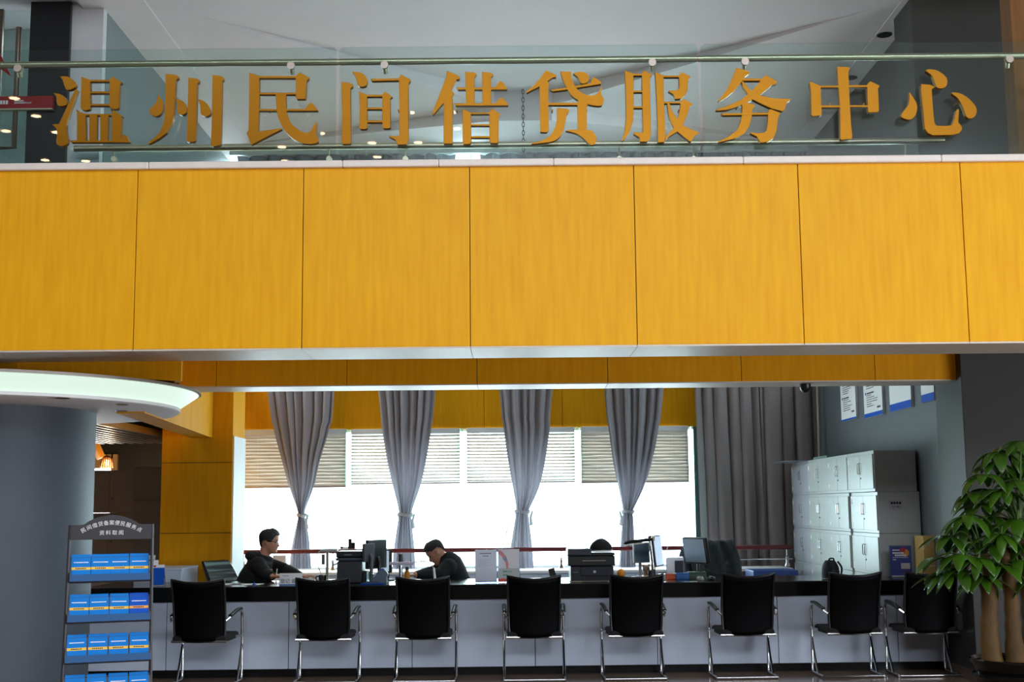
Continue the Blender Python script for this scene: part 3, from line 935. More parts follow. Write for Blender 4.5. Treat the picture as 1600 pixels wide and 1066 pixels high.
dls = []
for px, py in ((25, 152), (55, 180), (8, 205), (70, 251), (87, 206), (131, 252), (411, 182), (485, 180), (497, 207), (437, 230), (449, 252), (531, 262), (578, 223), (640, 176), (649, 222), (713, 176), (716, 200), (586, 244)):
    p, d = at(px, py, Y=GY), ray(px, py)
    d.y = -d.y
    p = p + d * ((HALL_Z - p.z) / d.z)
    dls.append((round(p.x, 1), round(p.y, 1)))
DLM = mat('warm downlight lens', (255, 226, 190), .5, emit=14.0)
for i, (x, y) in enumerate(dls):
    o = MB().lathe([(.075, -.006), (.065, -.004), (.065, 0), (.075, 0)], (0, 0, 0), 20).build('hall_downlight', DLM, loc=(x, y, HALL_Z))
    tag(o, 'small warm round downlight mirrored in the railing glass, set in the hall ceiling', 'downlight', 'hall ceiling downlights')
# ------------------------------------------------------------------ curtains, blinds, rail at the rear windows
def curtain(name, label, Y, rows, nf, seed, m, group, tie=None, amp=.07, swap=0):
    """rows: (z, x_left, x_right) from the top down; nf folds across"""
    rnd = random.Random(seed)
    ph = [rnd.uniform(0, 6.28) for _ in range(6)]
    rows = sorted(rows, reverse=True)
    zs, NZ, NU = [r[0] for r in rows], 90, 26 * nf
    sp = spline([Vector((r[1], r[2], r[0])) for r in rows], 30)
    th = thing(name, label, 'curtain', ((rows[-1][1] + rows[-1][2]) / 2, Y, rows[-1][0]), 0, group)
    bx, bz = th.location.x, th.location.z
    q = MB()
    rings = []
    full = max(r[2] - r[1] for r in rows)
    for i in range(NZ + 1):
        t = i / NZ
        s = sp[min(int(t * (len(sp) - 1)), len(sp) - 1)]
        xl, xr, z = s.x, s.y, s.z
        w = xr - xl
        squeeze = 1 - w / full
        row = []
        for k in range(NU + 1):
            u = k / NU
            uu = u + .02 * sin(2 * pi * u * 2 + ph[0])
            f = sin(2 * pi * nf * uu + ph[1]) + .35 * sin(2 * pi * (nf * .5) * uu + ph[2] + z * .3) + .25 * sin(2 * pi * nf * 2 * uu + ph[3])
            g = cos(2 * pi * nf * uu + ph[1])
            a = amp * (1 - .25 * squeeze)
            edge = min(1, 12 * u, 12 * (1 - u))
            bulge = sin(pi * u) * .05 * squeeze
            row.append(Vector((xl + w * u + g * w / nf * .16 * edge - bx, -bulge * (1 if i % 1 == 0 else 0) + a * f * .6 * (0.4 + .6 * edge), z - bz)))
        rings.append(row)
    q.loft(rings, False, False)
    q.build('curtain_cloth', m, th)
    if tie:
        tz, xl, xr, side = tie
        cx, w = (xl + xr) / 2 - bx, (xr - xl)
        q = MB()
        rr_ = w / 2 + .012
        pts = [(cx + rr_ * cos(2 * pi * k / 24), .09 * sin(2 * pi * k / 24), tz - bz + .012 * sin(4 * pi * k / 24)) for k in range(25)]
        q.tube(pts, .02, 8, False, flat=(.4, 1))
        q.build('tie_band', TIEM, th)
        q = MB()
        for sgn, ln, sp_ in ((side, .30, .17), (-side, .17, .05)):
            x0 = cx + sgn * rr_ * .8
            for wd_, dz in ((.03, 0),):
                a = [Vector((x0, -.1, tz - bz)), Vector((x0 + sgn * .05, -.12, tz - bz + .01)), Vector((x0 + sgn * sp_ * .6, -.12, tz - bz - ln * .45)), Vector((x0 + sgn * sp_ * .8, -.11, tz - bz - ln))]
                a = spline(a, 5)
                q.tube(a, [.010 + .026 * j / len(a) for j in range(len(a))], 8, True, flat=(1, .22))
        q.build('tie_tail', TIEM, th)
    return th


def rows_from(pxrows, top):
    out = []
    for y, xl, xr in pxrows:
        a, b = at(xl, y, Y=CURY), at(xr, y, Y=CURY)
        out.append(((a.z + b.z) / 2, a.x, b.x))
    return out + [(CEIL - .07, top[0], top[1])]


cg = 'tied back grey curtains at the rear windows'
c1 = [(610, 418, 523), (670, 428, 515), (720, 441, 500), (760, 452, 491), (795, 464, 478), (806, 466, 477), (818, 464, 479), (840, 459, 483), (862, 455, 485), (889, 452, 487)]
c2 = [(608, 591, 681), (670, 597, 674), (720, 605, 666), (760, 614, 657), (792, 622, 646), (805, 623, 643), (820, 621, 644), (840, 618, 646), (862, 615, 648), (889, 613, 649)]
c3 = [(606, 780, 864), (670, 787, 859), (720, 794, 852), (760, 801, 843), (790, 806, 830), (800, 806, 826), (815, 804, 827), (840, 800, 830), (860, 797, 832), (888, 796, 834)]
c4 = [(604, 944, 1037), (670, 951, 1029), (720, 958, 1019), (760, 966, 1007), (790, 972, 993), (800, 973, 989), (815, 972, 990), (840, 970, 991), (860, 969, 992), (888, 967, 994)]
tops = [(-3.60, -2.14), (-2.06, -.72), (-.40, .93), (1.02, 2.26)]
wts = ['nearest the golden pillar', 'behind the bowed man', 'behind the two white desk stands', 'beside the long closed curtain']
for i, (cr, tp, nf, sd) in enumerate(((c1, tops[0], 7, 3), (c2, tops[1], 7, 11), (c3, tops[2], 6, 23), (c4, tops[3], 7, 31))):
    ty, xl, xr = cr[5]
    a, b = at(xl, ty, Y=CURY), at(xr, ty, Y=CURY)
    curtain('curtain', 'grey curtain gathered by a pale tie, ' + wts[i], CURY, rows_from(cr, tp), nf, sd, CURT, cg,
            tie=(a.z, a.x, b.x, (-1, -1, -1, 1)[i]), amp=.085)
la, lb = at(1086, 620, Y=16.58), at(1186, 620, Y=16.58)
lc = at(1284, 620, Y=16.58)
curtain('curtain', 'long closed grey curtain, the half beside the bright window', 16.6, [(CEIL - .02, 2.36, lb.x), (3, la.x, lb.x), (1.5, la.x + .02, lb.x + .02), (.12, la.x + .03, lb.x + .03)], 5, 5, CURT2, 'closed curtains', amp=.06)
curtain('curtain', 'long closed grey curtain, the half behind the locker wall', 16.58, [(CEIL - .02, lb.x + .015, lc.x), (3, lb.x + .015, lc.x), (1.5, lb.x + .02, lc.x), (.12, lb.x + .025, lc.x)], 4, 8, CURT2, 'closed curtains', amp=.06)
# curtain track along the ceiling
tag(MB().box(-3.7, lc.x, CURY - .05, CURY + .05, CEIL - .06, CEIL - .001).build('curtain_track', WHITEPL, smooth=False), 'white curtain track under the atrium ceiling', 'curtain track')
q = MB()
q.lathe([(.0, 0), (.05, .0), (.05, -.03), (.042, -.055), (.022, -.075), (.0, -.08)], n=20)
p = at(1258, 600, Z=B2Z)
tag(q.build('dome_camera', BLACKPL, loc=p), 'small black dome camera under the second beam by the closed curtain', 'camera')
q = MB()
q.tube([at(1279, 604, Y=16.25) + Vector((0, 0, .9)), at(1281, 722, Y=16.25)], .022, 10)
tag(q.build('pipe', mat('tan pipe', (150, 140, 128), .4)), 'thin pale vertical pipe in the corner above the lockers', 'pipe')

for i, (xa, xb, za, zb, op) in enumerate(((380, 541, 672, 762, 0), (549, 719, 671, 756, 1), (729, 899, 669, 754, 1), (907, 1077, 667, 754, 0))):
    a, b = at(xa, za, Y=BACKY - .06), at(xb, zb, Y=BACKY - .06)
    bl = thing('window_blind', ('closed cream slatted blind' if not op else 'white slatted blind with bright gaps') + ', ' + ('over the window by the golden pillar', 'over the second window from the golden pillar', 'over the third window from the golden pillar', 'over the window by the long closed curtain')[i],
               'blind', ((a.x + b.x) / 2, BACKY - .06, b.z), 0, 'rear window blinds')
    w, h = b.x - a.x, a.z - b.z
    MB().box(-w / 2, w / 2, -.03, .03, h - .07, h).build('head_rail', WHITEPL, bl, smooth=False, bevel=.004)
    MB().box(-w / 2, w / 2, -.015, .015, 0, .022).build('bottom_rail', mat('rose grey rail', (176, 156, 150), .5), bl, smooth=False, bevel=.003)
    q = MB()
    n = 15
    pit = (h - .07 - .02) / n
    ang = radians(24 if op else 74)
    rnd = random.Random(40 + i)
    for k in range(n):
        z = .02 + pit * (k + .5)
        hh = pit * (.37 if op else .60)
        ring = []
        for j in range(33):
            u = j / 32
            x = -w / 2 + w * u
            wob = 0 if op else .004 * sin(u * 9 + k * .7) + .002 * sin(u * 23 + 2 * k)
            dz = hh
            dy = .02 if op else .011
            ring.append([Vector((x, -dy, z - dz + wob)), Vector((x, -dy * .2 + wob, z)), Vector((x, dy, z + dz + wob))])
        q.loft(ring, False, False)
    q.build('slats', BLINDM, bl, solid=.003)
    q = MB()
    for u in (-.35, .0, .35):
        q.tube([(u * w, -.025, .01), (u * w, -.025, h - .05)], .0015, 5)
    q.build('cords', WHITEPL, bl)

# red brown hand rail on steel posts in front of the windows
RZ = at(700, 860, Y=16.0).z
hr = None
for i, (xa, xb) in enumerate(((362, 886), (956, 1238))):
    a, b = at(xa, 860, Y=16.0), at(xb, 856, Y=16.0)
    hr = thing('handrail', 'red brown wooden handrail on short steel posts, ' + ('the long run behind the two men' if i == 0 else 'the run in front of the closed curtain'), 'handrail', (a.x, 16.0, at(700, 890, Y=16.0).z), 0, 'rear window handrails')
    bz = hr.location.z
    MB().box(0, b.x - a.x, -.03, .03, RZ - bz - .027, RZ - bz + .027).build('rail_bar', REDRAIL, hr, bevel=.015, seg=3)
    for px in ((381, 520, 877) if i == 0 else (1115, 1230)):
        x = at(px, 875, Y=16.0).x - a.x
        MB().lathe([(.032, 0), (.03, .02), (.016, .05), (.018, .10), (.022, .12), (.008, .13), (.008, RZ - bz - .02)], (x, 0, 0), 14).build('post', CHROME, hr)
    if i == 1:
        z = at(1180, 874, Y=16.0).z - bz
        MB().tube([(at(1100, 874, Y=16.0).x - a.x, 0, z), (b.x - a.x, 0, z)], .008, 8).build('lower_bar', CHROME, hr)
SZ = hr.location.z - .012

# low white cabinets under the windows
xs_ = [at(px, 900, Y=15.75).x for px in (372, 437, 476, 560, 688, 715, 860, 1000, 1110)]
low = tag(MB().box(xs_[0] - .1, xs_[-1] + 1.0, 15.72, 16.4, SZ - .03, SZ).build('window_counter', WHITE, smooth=False, bevel=.004), 'long white ledge top under the rear windows carrying the handrail', 'ledge')
names = ['behind the standing bottles', 'behind the hooded man', 'behind the document camera', 'behind the copier and monitors', 'behind the bowed man', 'behind the white desk stands', 'behind the black printer', 'behind the cluttered monitors']
for i in range(8):
    a, b = xs_[i] + .004, xs_[i + 1] - .004
    cb = thing('low_cabinet', 'low white cabinet under the window ledge, ' + names[i], 'cabinet', ((a + b) / 2, 15.75, 0), 0, 'low white cabinets under the windows')
    w = (b - a) / 2
    MB().box(-w, w, .02, .6, 0, SZ - .031).build('body', LAMIN, cb, smooth=False)
    dr_ = MB().box(-w + .004, w - .004, 0, .019, .08, SZ - .05).build('door', LAMIN, cb, smooth=False, bevel=.002, seg=1)
    MB().box(-.04, .04, -.008, 0, SZ - .09, SZ - .08).build('handle', STEEL, dr_, smooth=False)
# ------------------------------------------------------------------ service counter
CT_TOP = .81
ca = at(180, 1061, Z=0)
cang = math.atan2(.05, 4.6)


def cfy(x):            # y of the counter front at a given x
    return 11.80 + (x + 2.7) * .020


crz = math.atan(.020)
cx0, cx1 = -3.9, 3.96
ct = thing('service_counter', 'long white fronted service counter with a black polished stone top', 'counter', (cx0, cfy(cx0), 0), crz)
L = (cx1 - cx0) / cos(crz)
MB().box(0, L - .9, -.03, .92, CT_TOP - .135, CT_TOP).box(L - .9, L - .02, -.03, .58, CT_TOP - .135, CT_TOP).build('worktop', BLACKG, ct, smooth=False, bevel=.008, seg=3)
sm = [0] + [(at(px, 990, Y=cfy(at(px, 990, Y=11.9).x)).x - cx0) for px in (260, 451, 644, 836, 1027, 1216, 1403)] + [L - .02]
for a, b in zip(sm[:-1], sm[1:]):
    MB().box(a + .003, b - .003, 0, .02, .075, CT_TOP - .136).build('front_panel', LAMIN, ct, smooth=False, bevel=.002, seg=1)
MB().box(.0, L - .02, .05, .07, 0, .085).build('toe_kick', mat('black gloss plinth', (20, 20, 22), .15), ct, smooth=False)
MB().box(.0, L - .02, .022, .045, .08, CT_TOP - .137).build('carcass', DARKPL, ct, smooth=False)


def con(px, d):
    """point of the counter top under photo column px, d metres behind the front edge"""
    y = 11.9
    for _ in range(4):
        x = at(px, 905, Y=y).x
        y = cfy(x) + d
    return Vector((x, y, CT_TOP + .0008))


# ------------------------------------------------------------------ visitor chairs
def make_chair(label):
    t = thing('visitor_chair', label, 'chair', (0, 0, 0), 0, 'black mesh chairs along the counter')
    # backrest: taut mesh in a black frame, top edge dipping in the middle
    q, NX, NZ = MB(), 14, 14
    def bp(u, v, off=0):       # u -1..1, v 0..1
        w = .220 + .006 * v - (.014 * (1 - v) ** 10)
        z = .375 + (.508 + .030 * u * u) * v + .012 * (1 - v) * (u * u)
        y = -.20 - .13 * v + .05 * u * u * (1) - .03 * (1 - v) ** 2 + .02 * sin(pi * v) + off
        return Vector((u * w, y, z))
    q.loft([[bp(-1 + 2 * k / NX, .02 + .965 * i / NZ) for k in range(NX + 1)] for i in range(NZ + 1)], False, False)
    q.build('backrest', MESHB, t, solid=.006)
    q = MB()
    loop = [bp(-1, i / 12) for i in range(13)] + [bp(-1 + 2 * k / 16, 1) for k in range(1, 16)] + [bp(1, 1 - i / 12) for i in range(13)]
    q.tube(loop, .011, 8, True)
    lower = [[bp(-1 + 2 * k / NX, .0 + .17 * i / 3, .004) for k in range(NX + 1)] for i in range(4)]
    q.loft(lower, False, False)
    q.build('back_frame', BLACKPL, t)
    # seat pad
    q = MB()
    q.box(-.235, .235, -.21, .24, .375, .435)
    q.build('seat', BLACKF, t, bevel=.025, seg=3)
    for s in (-1, 1):
        pts = spline([(s * .255, -.17, .585), (s * .262, .05, .618), (s * .264, .15, .622)], 4) + [Vector((s * .265, .19, .60)), Vector((s * .266, .20, .57)), Vector((s * .266, .21, .34)), Vector((s * .266, .22, .05)), Vector((s * .266, .205, .022)), Vector((s * .266, .17, .014))] + [Vector((s * .266, -.12, .014))]
        q = MB()
        q.tube(pts, .0125, 10)
        q.tube([(s * .266, .212, .33), (s * .266, .14, .17), (s * .266, .05, .018)], .0105, 8)
        q.tube([(s * .255, -.17, .585), (s * .235, -.235, .56)], .011, 8)
        q.tube([(s * .266, .205, .40), (s * .23, .10, .395)], .011, 8)
        fr = q.build('side_frame', CHROME, t)
        q = MB()
        q.tube(spline([(s * .255, -.15, .598), (s * .262, .04, .632), (s * .264, .165, .634)], 4), .019, 10, flat=(1, .75))
        q.build('arm_pad', BLACKPL, fr)
    q = MB()
    q.tube([(-.266, -.12, .014), (.266, -.12, .014)], .0125, 10)
    q.build('cross_bar', CHROME, t)
    q = MB()
    q.tube([(-.24, -.20, .385), (.24, -.20, .385)], .011, 8)
    q.build('seat_bar', CHROME, t)
    return t


cl = ['black mesh chair at the counter beside the brochure rack', 'black mesh chair in front of the registration name card and the man in glasses',
      'black mesh chair in front of the bowed man', 'black mesh chair in front of the two white desk stands', 'black mesh chair between the black printer and the desk lamp',
      'black mesh chair in front of the draped jacket and closed curtain', 'black mesh chair in front of the backpack and lockers', 'black mesh chair half hidden behind the dark pillar and plant']
cpx = [312, 502.5, 659.5, 834.5, 995, 1171.5, 1341, 1463]
crot = [-.05, 0, 0, .0, .03, .04, .05, .04]
for i in range(8):
    y = 11.45
    bx = at(cpx[i], 906, Y=11.13).x
    loc = (bx, cfy(bx) - .36 - (.05 if i == 0 else 0), 0)
    if i == 0:
        chair = make_chair(cl[0])
        chair.location = loc
        chair.rotation_euler = (0, 0, crot[0])
    else:
        dup(chair, loc, crot[i], cl[i])

# ------------------------------------------------------------------ brochure rack
RYW = 7.3
rc = at(171, 1066, Y=RYW)
rz = radians(20)
rk = thing('brochure_rack', 'dark grey metal brochure rack with an arched lettered header', 'brochure rack', (at(172, 900, Y=RYW).x, RYW, 0), rz)
RW = .218
q = MB()
for s in (-1, 1):
    q.tube([(s * (RW + .004), 0, 1.425), (s * (RW + .012), .0, .8), (s * (RW + .03), -.02, .03)], .009, 8)
    q.tube([(s * (RW + .028), .18, .012), (s * (RW + .028), -.2, .012)], .009, 8)
    q.tube([(s * (RW + .01), .0, .95), (s * (RW + .028), .17, .015)], .007, 8)
q.build('frame', RACKM, rk)
poly = [(-RW, 1.342), (RW, 1.342), (RW, 1.425), (RW - .05, 1.425)]
for k in range(13):
    a = k / 12
    x = (RW - .07) * (1 - 2 * a)
    poly.append((x, 1.428 + .05 * sin(pi * a) ** .8))
poly += [(-RW + .05, 1.425), (-RW, 1.425)]
hd = MB().prism(poly, -.012, -.002).build('header_panel', mat('header grey', (58, 55, 60), .4), rk, smooth=False)
q = MB()
txt = '民间借贷备案便民服务点'
for k, chh in enumerate(txt):
    t = (k - 5) / 5
    M = Matrix.Translation((t * .15, -.0125, 1.434 - .040 * t * t)) @ Matrix.Rotation(t * .52, 4, 'Y') @ FACE
    text_into(q, chh, .0285, M)
for k, chh in enumerate('资料取阅'):
    text_into(q, chh, .0285, Matrix.Translation(((k - 1.5) * .0345, -.0125, 1.378)) @ FACE)
q.build('lettering', PAPER, hd, smooth=False)
tiers = [1.105, .885, .668, .452]
ord_ = ['first from the grey column', 'second from the grey column', 'third from the grey column', 'fourth, beside the counter']
tn = ['top tier', 'second tier', 'third tier', 'lowest tier in view']
LEAN = radians(20)
# everything on the rack is placed in rack space and then moved with the rack's own turn
RM = Matrix.Translation(rk.location) @ Matrix.Rotation(rz, 4, 'Z')
first = None
for i, z in enumerate(tiers):
    off = -.02 * i
    w = RW - .004 + .006 * i
    TM = Matrix.Translation((0, off, z)) @ Matrix.Rotation(-LEAN, 4, 'X')
    q = MB()
    q.box(-w, w, .0, .003, .0, .145, TM)
    q.box(-w, w, -.034, .0, -.003, .0, TM)
    for s in (-1, 1):
        q.box(s * w - .002, s * w + .002, -.034, .003, 0, .05, TM)
    q.tube([TM @ Vector((-w, 0, .15)), TM @ Vector((w, 0, .15))], .003, 6)
    sh = q.build('shelf', mat('smoked rack shelf', (60, 62, 70), .4), rk, smooth=False)
    MB().box(-w, w, -.038, -.035, -.003, .036, TM).build('front_lip', SMOKE, sh, smooth=False)
    bw = (2 * w - .012) / 4
    for k in range(4):
        x = -w + .006 + bw * (k + .5)
        lab = 'blue brochure with yellow band, rack %s, %s' % (tn[i], ord_[k])
        if i == 1 and k == 3:
            lab = 'darker blue brochure with an orange band on the rack, second tier'
        BMx = RM @ TM @ Matrix.Translation((x, -.011 - .001 * (k % 2), .003)) @ Matrix.Rotation((.0, .012, -.01, .006)[(i + k) % 4], 4, 'Y')
        if first is None:
            cv = MB().box(-bw / 2 + .0008, bw / 2 - .0008, 0, .008, 0, .158).build('brochure', BLUE, smooth=False, bevel=.001, seg=1)
            MB().box(-bw / 2 + .0009, bw / 2 - .0009, -.0006, 0, .068, .083).build('band', YELLOWB, cv, smooth=False)
            q = MB()
            dashes(q, -bw * .28, bw * .28, .0755, .006, -.0007, 6, fill=.7)
            q.build('band_print', INK, cv, smooth=False)
            q = MB()
            dashes(q, -bw * .38, bw * .38, .111, .005, -.0001, 14, fill=.85)
            q.build('title_print', PAPER, cv, smooth=False)
            MB().box(-bw / 2 + .0009, bw / 2 - .0009, -.0005, 0, .1385, .1410).build('fold_line', mat('navy print', (6, 60, 120), .5), cv, smooth=False)
            first = cv
            o = cv
            tag(o, lab, 'brochure', 'brochures on the rack')
        else:
            o = dup(first, (0, 0, 0), 0, lab, 'brochures on the rack')
            if i == 1 and k == 3:
                o.data = o.data.copy()
                o.data.materials[0] = BLUED
                for c in kids(o):
                    if c.name.startswith('band.') :
                        c.data = c.data.copy()
                        c.data.materials[0] = mat('orange print', (240, 160, 40), .5)
        o.matrix_world = BMx

# ------------------------------------------------------------------ wall lockers at the right
def make_unit(label, w, h, dep, m, hm, name='filing_cabinet', grp=None, cat='cabinet'):
    t = thing(name, label, cat, (0, 0, 0), 0, grp)
    MB().box(-w / 2 + .001, w / 2 - .001, 0, dep, .001, h - .001).build('body', m, t, smooth=False, bevel=.003, seg=1)
    for s in (-1, 1):
        x0, x1 = (-w / 2 + .012, -.002) if s < 0 else (.002, w / 2 - .012)
        d = MB().box(x0, x1, -.012, -.0005, .03, h - .035).build('door', m, t, smooth=False, bevel=.002, seg=1)
        q = MB()
        hx_ = s * .035
        q.tube([(hx_, -.013, h * .45), (hx_, -.026, h * .47), (hx_, -.026, h * .70), (hx_, -.013, h * .72)], .0045, 8)
        q.build('handle', hm, d)
        q = MB()
        if s < 0:
            q.box(x0 + .03, x0 + .07, -.0135, -.012, h - .12, h - .07)
            q.box(x0 + .03, x0 + .07, -.0135, -.012, .06, .10)
            q.build('sticker', PAPER, d, smooth=False)
        else:
            q.lathe([(.008, 0), (.008, .006)], (0, 0, 0), 10, Matrix.Translation((hx_, -.012, h * .34)) @ Matrix.Rotation(pi / 2, 4, 'X'))
            q.build('lock', DARKPL, d)
    return t


LX, LH = 3.53, .405
lpx = [1369, 1328, 1297, 1264.5, 1236]
ly = [at(p, 800, X=LX).y for p in lpx]
colname = ['the stack nearest the desk poster', 'second stack from the desk poster', 'the second stack from the curtain', 'the stack beside the curtain']
rown = ['bottom unit', 'fourth unit down', 'middle unit', 'second unit down', 'top unit']
proto = None
for c in range(4):
    w = ly[c + 1] - ly[c] - .004
    pr = None
    for r in range(5):
        lab = 'pale grey metal cabinet, %s of %s' % (rown[r], colname[c])
        loc = (LX + (.02, .0, .008, .03)[c] - (.02 if r == 4 and c == 0 else 0), (ly[c] + ly[c + 1]) / 2, r * LH)
        if pr is None:
            pr = make_unit(lab, w, LH, .41, LOCKER if c < 3 else mat('lilac grey locker paint', (176, 176, 186), .4, .1, var=.05), CHROME, grp='stacked grey cabinets')
            pr.location, pr.rotation_euler = loc, (0, 0, -pi / 2)
        else:
            dup(pr, loc, -pi / 2, lab)
# typed notice on the near side of the stack
p = at(1400, 789, Y=ly[0] - .004)
st = thing('paper_notice', 'small typed paper notice taped to the side of the lockers', 'notice', (p.x, ly[0] - .002, p.z))
MB().box(-.07, .07, -.0008, .0, -.045, .045).build('sheet', mat('grey paper', (176, 170, 176), .8), st, smooth=False)
q = MB()
dashes(q, -.05, .055, .018, .022, -.0009, 4, fill=.8)
text_into(q, '21-40', .03, Matrix.Translation((.0, -.0012, -.02)) @ FACE)
q.build('print', INK, st, smooth=False)
# flat sheet lying on the far stack
p = at(1245, 722, X=LX + .1)
tag(MB().box(LX - .22, LX + .38, ly[3] + .05, ly[4] - .02, 5 * LH + .0, 5 * LH + .008).build('board', GREYPL, smooth=False), 'thin grey board lying on top of the lockers beside the curtain', 'board')
tag(MB().box(LX + .06, LX + .30, ly[2] + .3, ly[3] - .05, 5 * LH, 5 * LH + .035).build('folder', mat('green grey folder', (110, 140, 134), .5), smooth=False, bevel=.004), 'green grey folder lying on top of the lockers next to the board', 'folder')

# notices on the grey wall
pp = [(1315, 1338, 658, 655, 1), (1351, 1379.5, 654, 647, 1), (1391, 1424, 645, 635, 2), (1440, 1460, 631, 624, 3)]
pn = ['narrow white wall notice of dense print, farthest along the grey wall', 'white wall notice of dense print with blue marks, second from the window end', 'white wall notice with a broad blue foot and few lines, third from the window end', 'white wall notice with a blue foot, nearest the grey pillar']
rnd = random.Random(5)
for i, (xa, xb, ya, yb, kd) in enumerate(pp):
    a, b = at(xa, ya, X=WXR - .03), at(xb, yb, X=WXR - .03)
    w, z0 = a.y - b.y, (a.z + b.z) / 2
    h = 1.05
    t = thing('wall_notice', pn[i], 'notice', (WXR, (a.y + b.y) / 2, z0), -pi / 2, 'notices on the grey wall')
    MB().box(-w / 2, w / 2, -.03, -.002, 0, h).build('board', PAPER, t, smooth=False)
    fh = (.02, .045, .075, .075)[i]
    MB().box(-w / 2, w / 2, -.0315, -.0302, 0, fh).build('foot_band', BLUED, t, smooth=False)
    q, q2 = MB(), MB()
    if kd == 1:
        z = .12
        k = 0
        while z < h - .05:
            k += 1
            ln = rnd.uniform(.35, .85)
            if k % 7 == 0:
                q2.lathe([(.018, 0), (.018, .002)], (0, 0, 0), 12, Matrix.Translation((-w * .38, -.031, z)) @ Matrix.Rotation(pi / 2, 4, 'X'))
                dashes(q, -w * .32, -w * .32 + w * .4, z, .016, -.031, 6, fill=.85)
                z += .03
            else:
                dashes(q, -w * .34, -w * .34 + w * .75 * ln, z, .008, -.031, 14, fill=.8, rnd=rnd)
            z += .024
        dashes(q, w * .22, w * .4, .09, .02, -.031, 3, fill=.8)
        q2.build('bullet', BLUED, t, smooth=False)
    else:
        for z, ln in (((.36, .5), (.43, .75), (.50, .12), (.57, .55), (.64, .7), (.72, .6)) if kd == 2 else ((.30, .16), (.36, .12), (.42, .2), (.5, .5))):
            dashes(q, -w * .36, -w * .36 + w * .8 * ln, z, .016, -.031, max(2, int(12 * ln)), fill=.7, rnd=rnd)
    q.build('print', INK, t, smooth=False)

# lockers in the back room
xl = [at(133, 735, Y=15).x, at(213, 735, Y=15).x, at(255, 729, Y=15).x]
rows_ = ['top unit', 'second unit down', 'third unit down', 'bottom unit']
H4 = at(170, 735, Y=15).z / 4
pr = None
for r in range(4):
    lab = 'brown grey two-door cabinet in the back room, %s' % rows_[3 - r]
    loc = ((xl[0] + xl[1]) / 2, 15.0, r * H4)
    if pr is None:
        pr = make_unit(lab, xl[1] - xl[0], H4, .45, LOCKERD, STEEL, grp='cabinets in the back room')
        pr.location = loc
    else:
        dup(pr, loc, 0, lab)
for r in range(2):
    t = thing('tall_cabinet', 'plain grey cabinet beside the golden pillar, ' + ('lower unit' if r == 0 else 'upper unit'), 'cabinet', ((xl[1] + xl[2]) / 2 + .045, 14.9, r * 1.62), 0, 'cabinets in the back room')
    w = (xl[2] - xl[1]) / 2 + .04
    h = 1.62 if r == 0 else at(230, 729, Y=14.9).z - 1.62
    MB().box(-w, w, 0, .45, 0, h - .004).build('body', LOCKERL, t, smooth=False, bevel=.003)
    MB().box(-w + .01, w - .01, -.012, -.0005, .02, h - .03).build('door', LOCKERL, t, smooth=False, bevel=.002)

# ------------------------------------------------------------------ potted money tree
PX, PY = at(1588, 1030, Y=9.3).x, 9.3
pt = thing('potted_tree', 'money tree with thick brown trunks and glossy green leaves in a black pot', 'plant', (PX, PY, 0))
MB().lathe([(.20, 0), (.25, .02), (.27, .16), (.285, .27), (.30, .285), (.30, .305), (.275, .315), (.29, .36), (.315, .385), (.32, .405), (.305, .41), (.28, .39), (.27, .34), (.0, .34)], n=48).build('pot', mat('black glazed pot', (12, 11, 11), .12, spec=.35), pt)
MB().lathe([(.272, .335), (.272, .352), (.0, .362)], n=32).build('soil', mat('soil', (50, 38, 28), .95, bump=.6, bscale=60), pt)
BARK = mat('brown bark', (86, 58, 12), .75, var=.5, vscale=6, bump=.5, bscale=30, stretch=(1, 1, .35))
for k, (x0, y0, x1, y1, z1, r0, r1) in enumerate(((-.19, -.06, -.22, -.04, 1.14, .07, .05), (-.045, -.10, -.075, -.06, 1.20, .064, .042), (.10, -.05, .07, -.02, 1.35, .08, .055))):
    pts = spline([(x0, y0, .34), (x0 - .01 + .01 * k, y0 + .01, .6), ((x0 + x1) / 2 + .015, (y0 + y1) / 2, .85), (x1, y1, z1)], 6)
    n = len(pts)
    rs = [r0 * (1.12 - .25 * min(1, i / 6)) + (r1 - r0 * .87) * max(0, (i - 6) / (n - 6)) + .004 * sin(i * 1.9 + k) for i in range(n)]
    MB().tube(pts, rs, 18).build('trunk', BARK, pt)
LEAFM = mat('glossy leaf', (54, 92, 12), .35, var=.35, vscale=5, coat=.3)
rnd = random.Random(12)


def leaf(mb, base, d, ln, wd, droop):
    d = d.normalized()
    side = d.cross(Vector((0, 0, 1)))
    side = side.normalized() if side.length > .05 else Vector((1, 0, 0))
    nrm = side.cross(d).normalized()
    rings = []
    N = 9
    p = base.copy()
    dirn = d.copy()
    for i in range(N + 1):
        t = i / N
        w = wd * (sin(pi * min(1, t * .93 + .05)) ** .85) * (1 - .35 * max(0, .35 - t) / .35)
        if i in (0, N):
            w = .003
        rings.append([p - side * w + nrm * w * .28, p.copy(), p + side * w + nrm * w * .28])
        p = p + dirn * ln / N
        dirn = (dirn + Vector((0, 0, -droop / N))).normalized()
    mb.loft(rings, False, False)


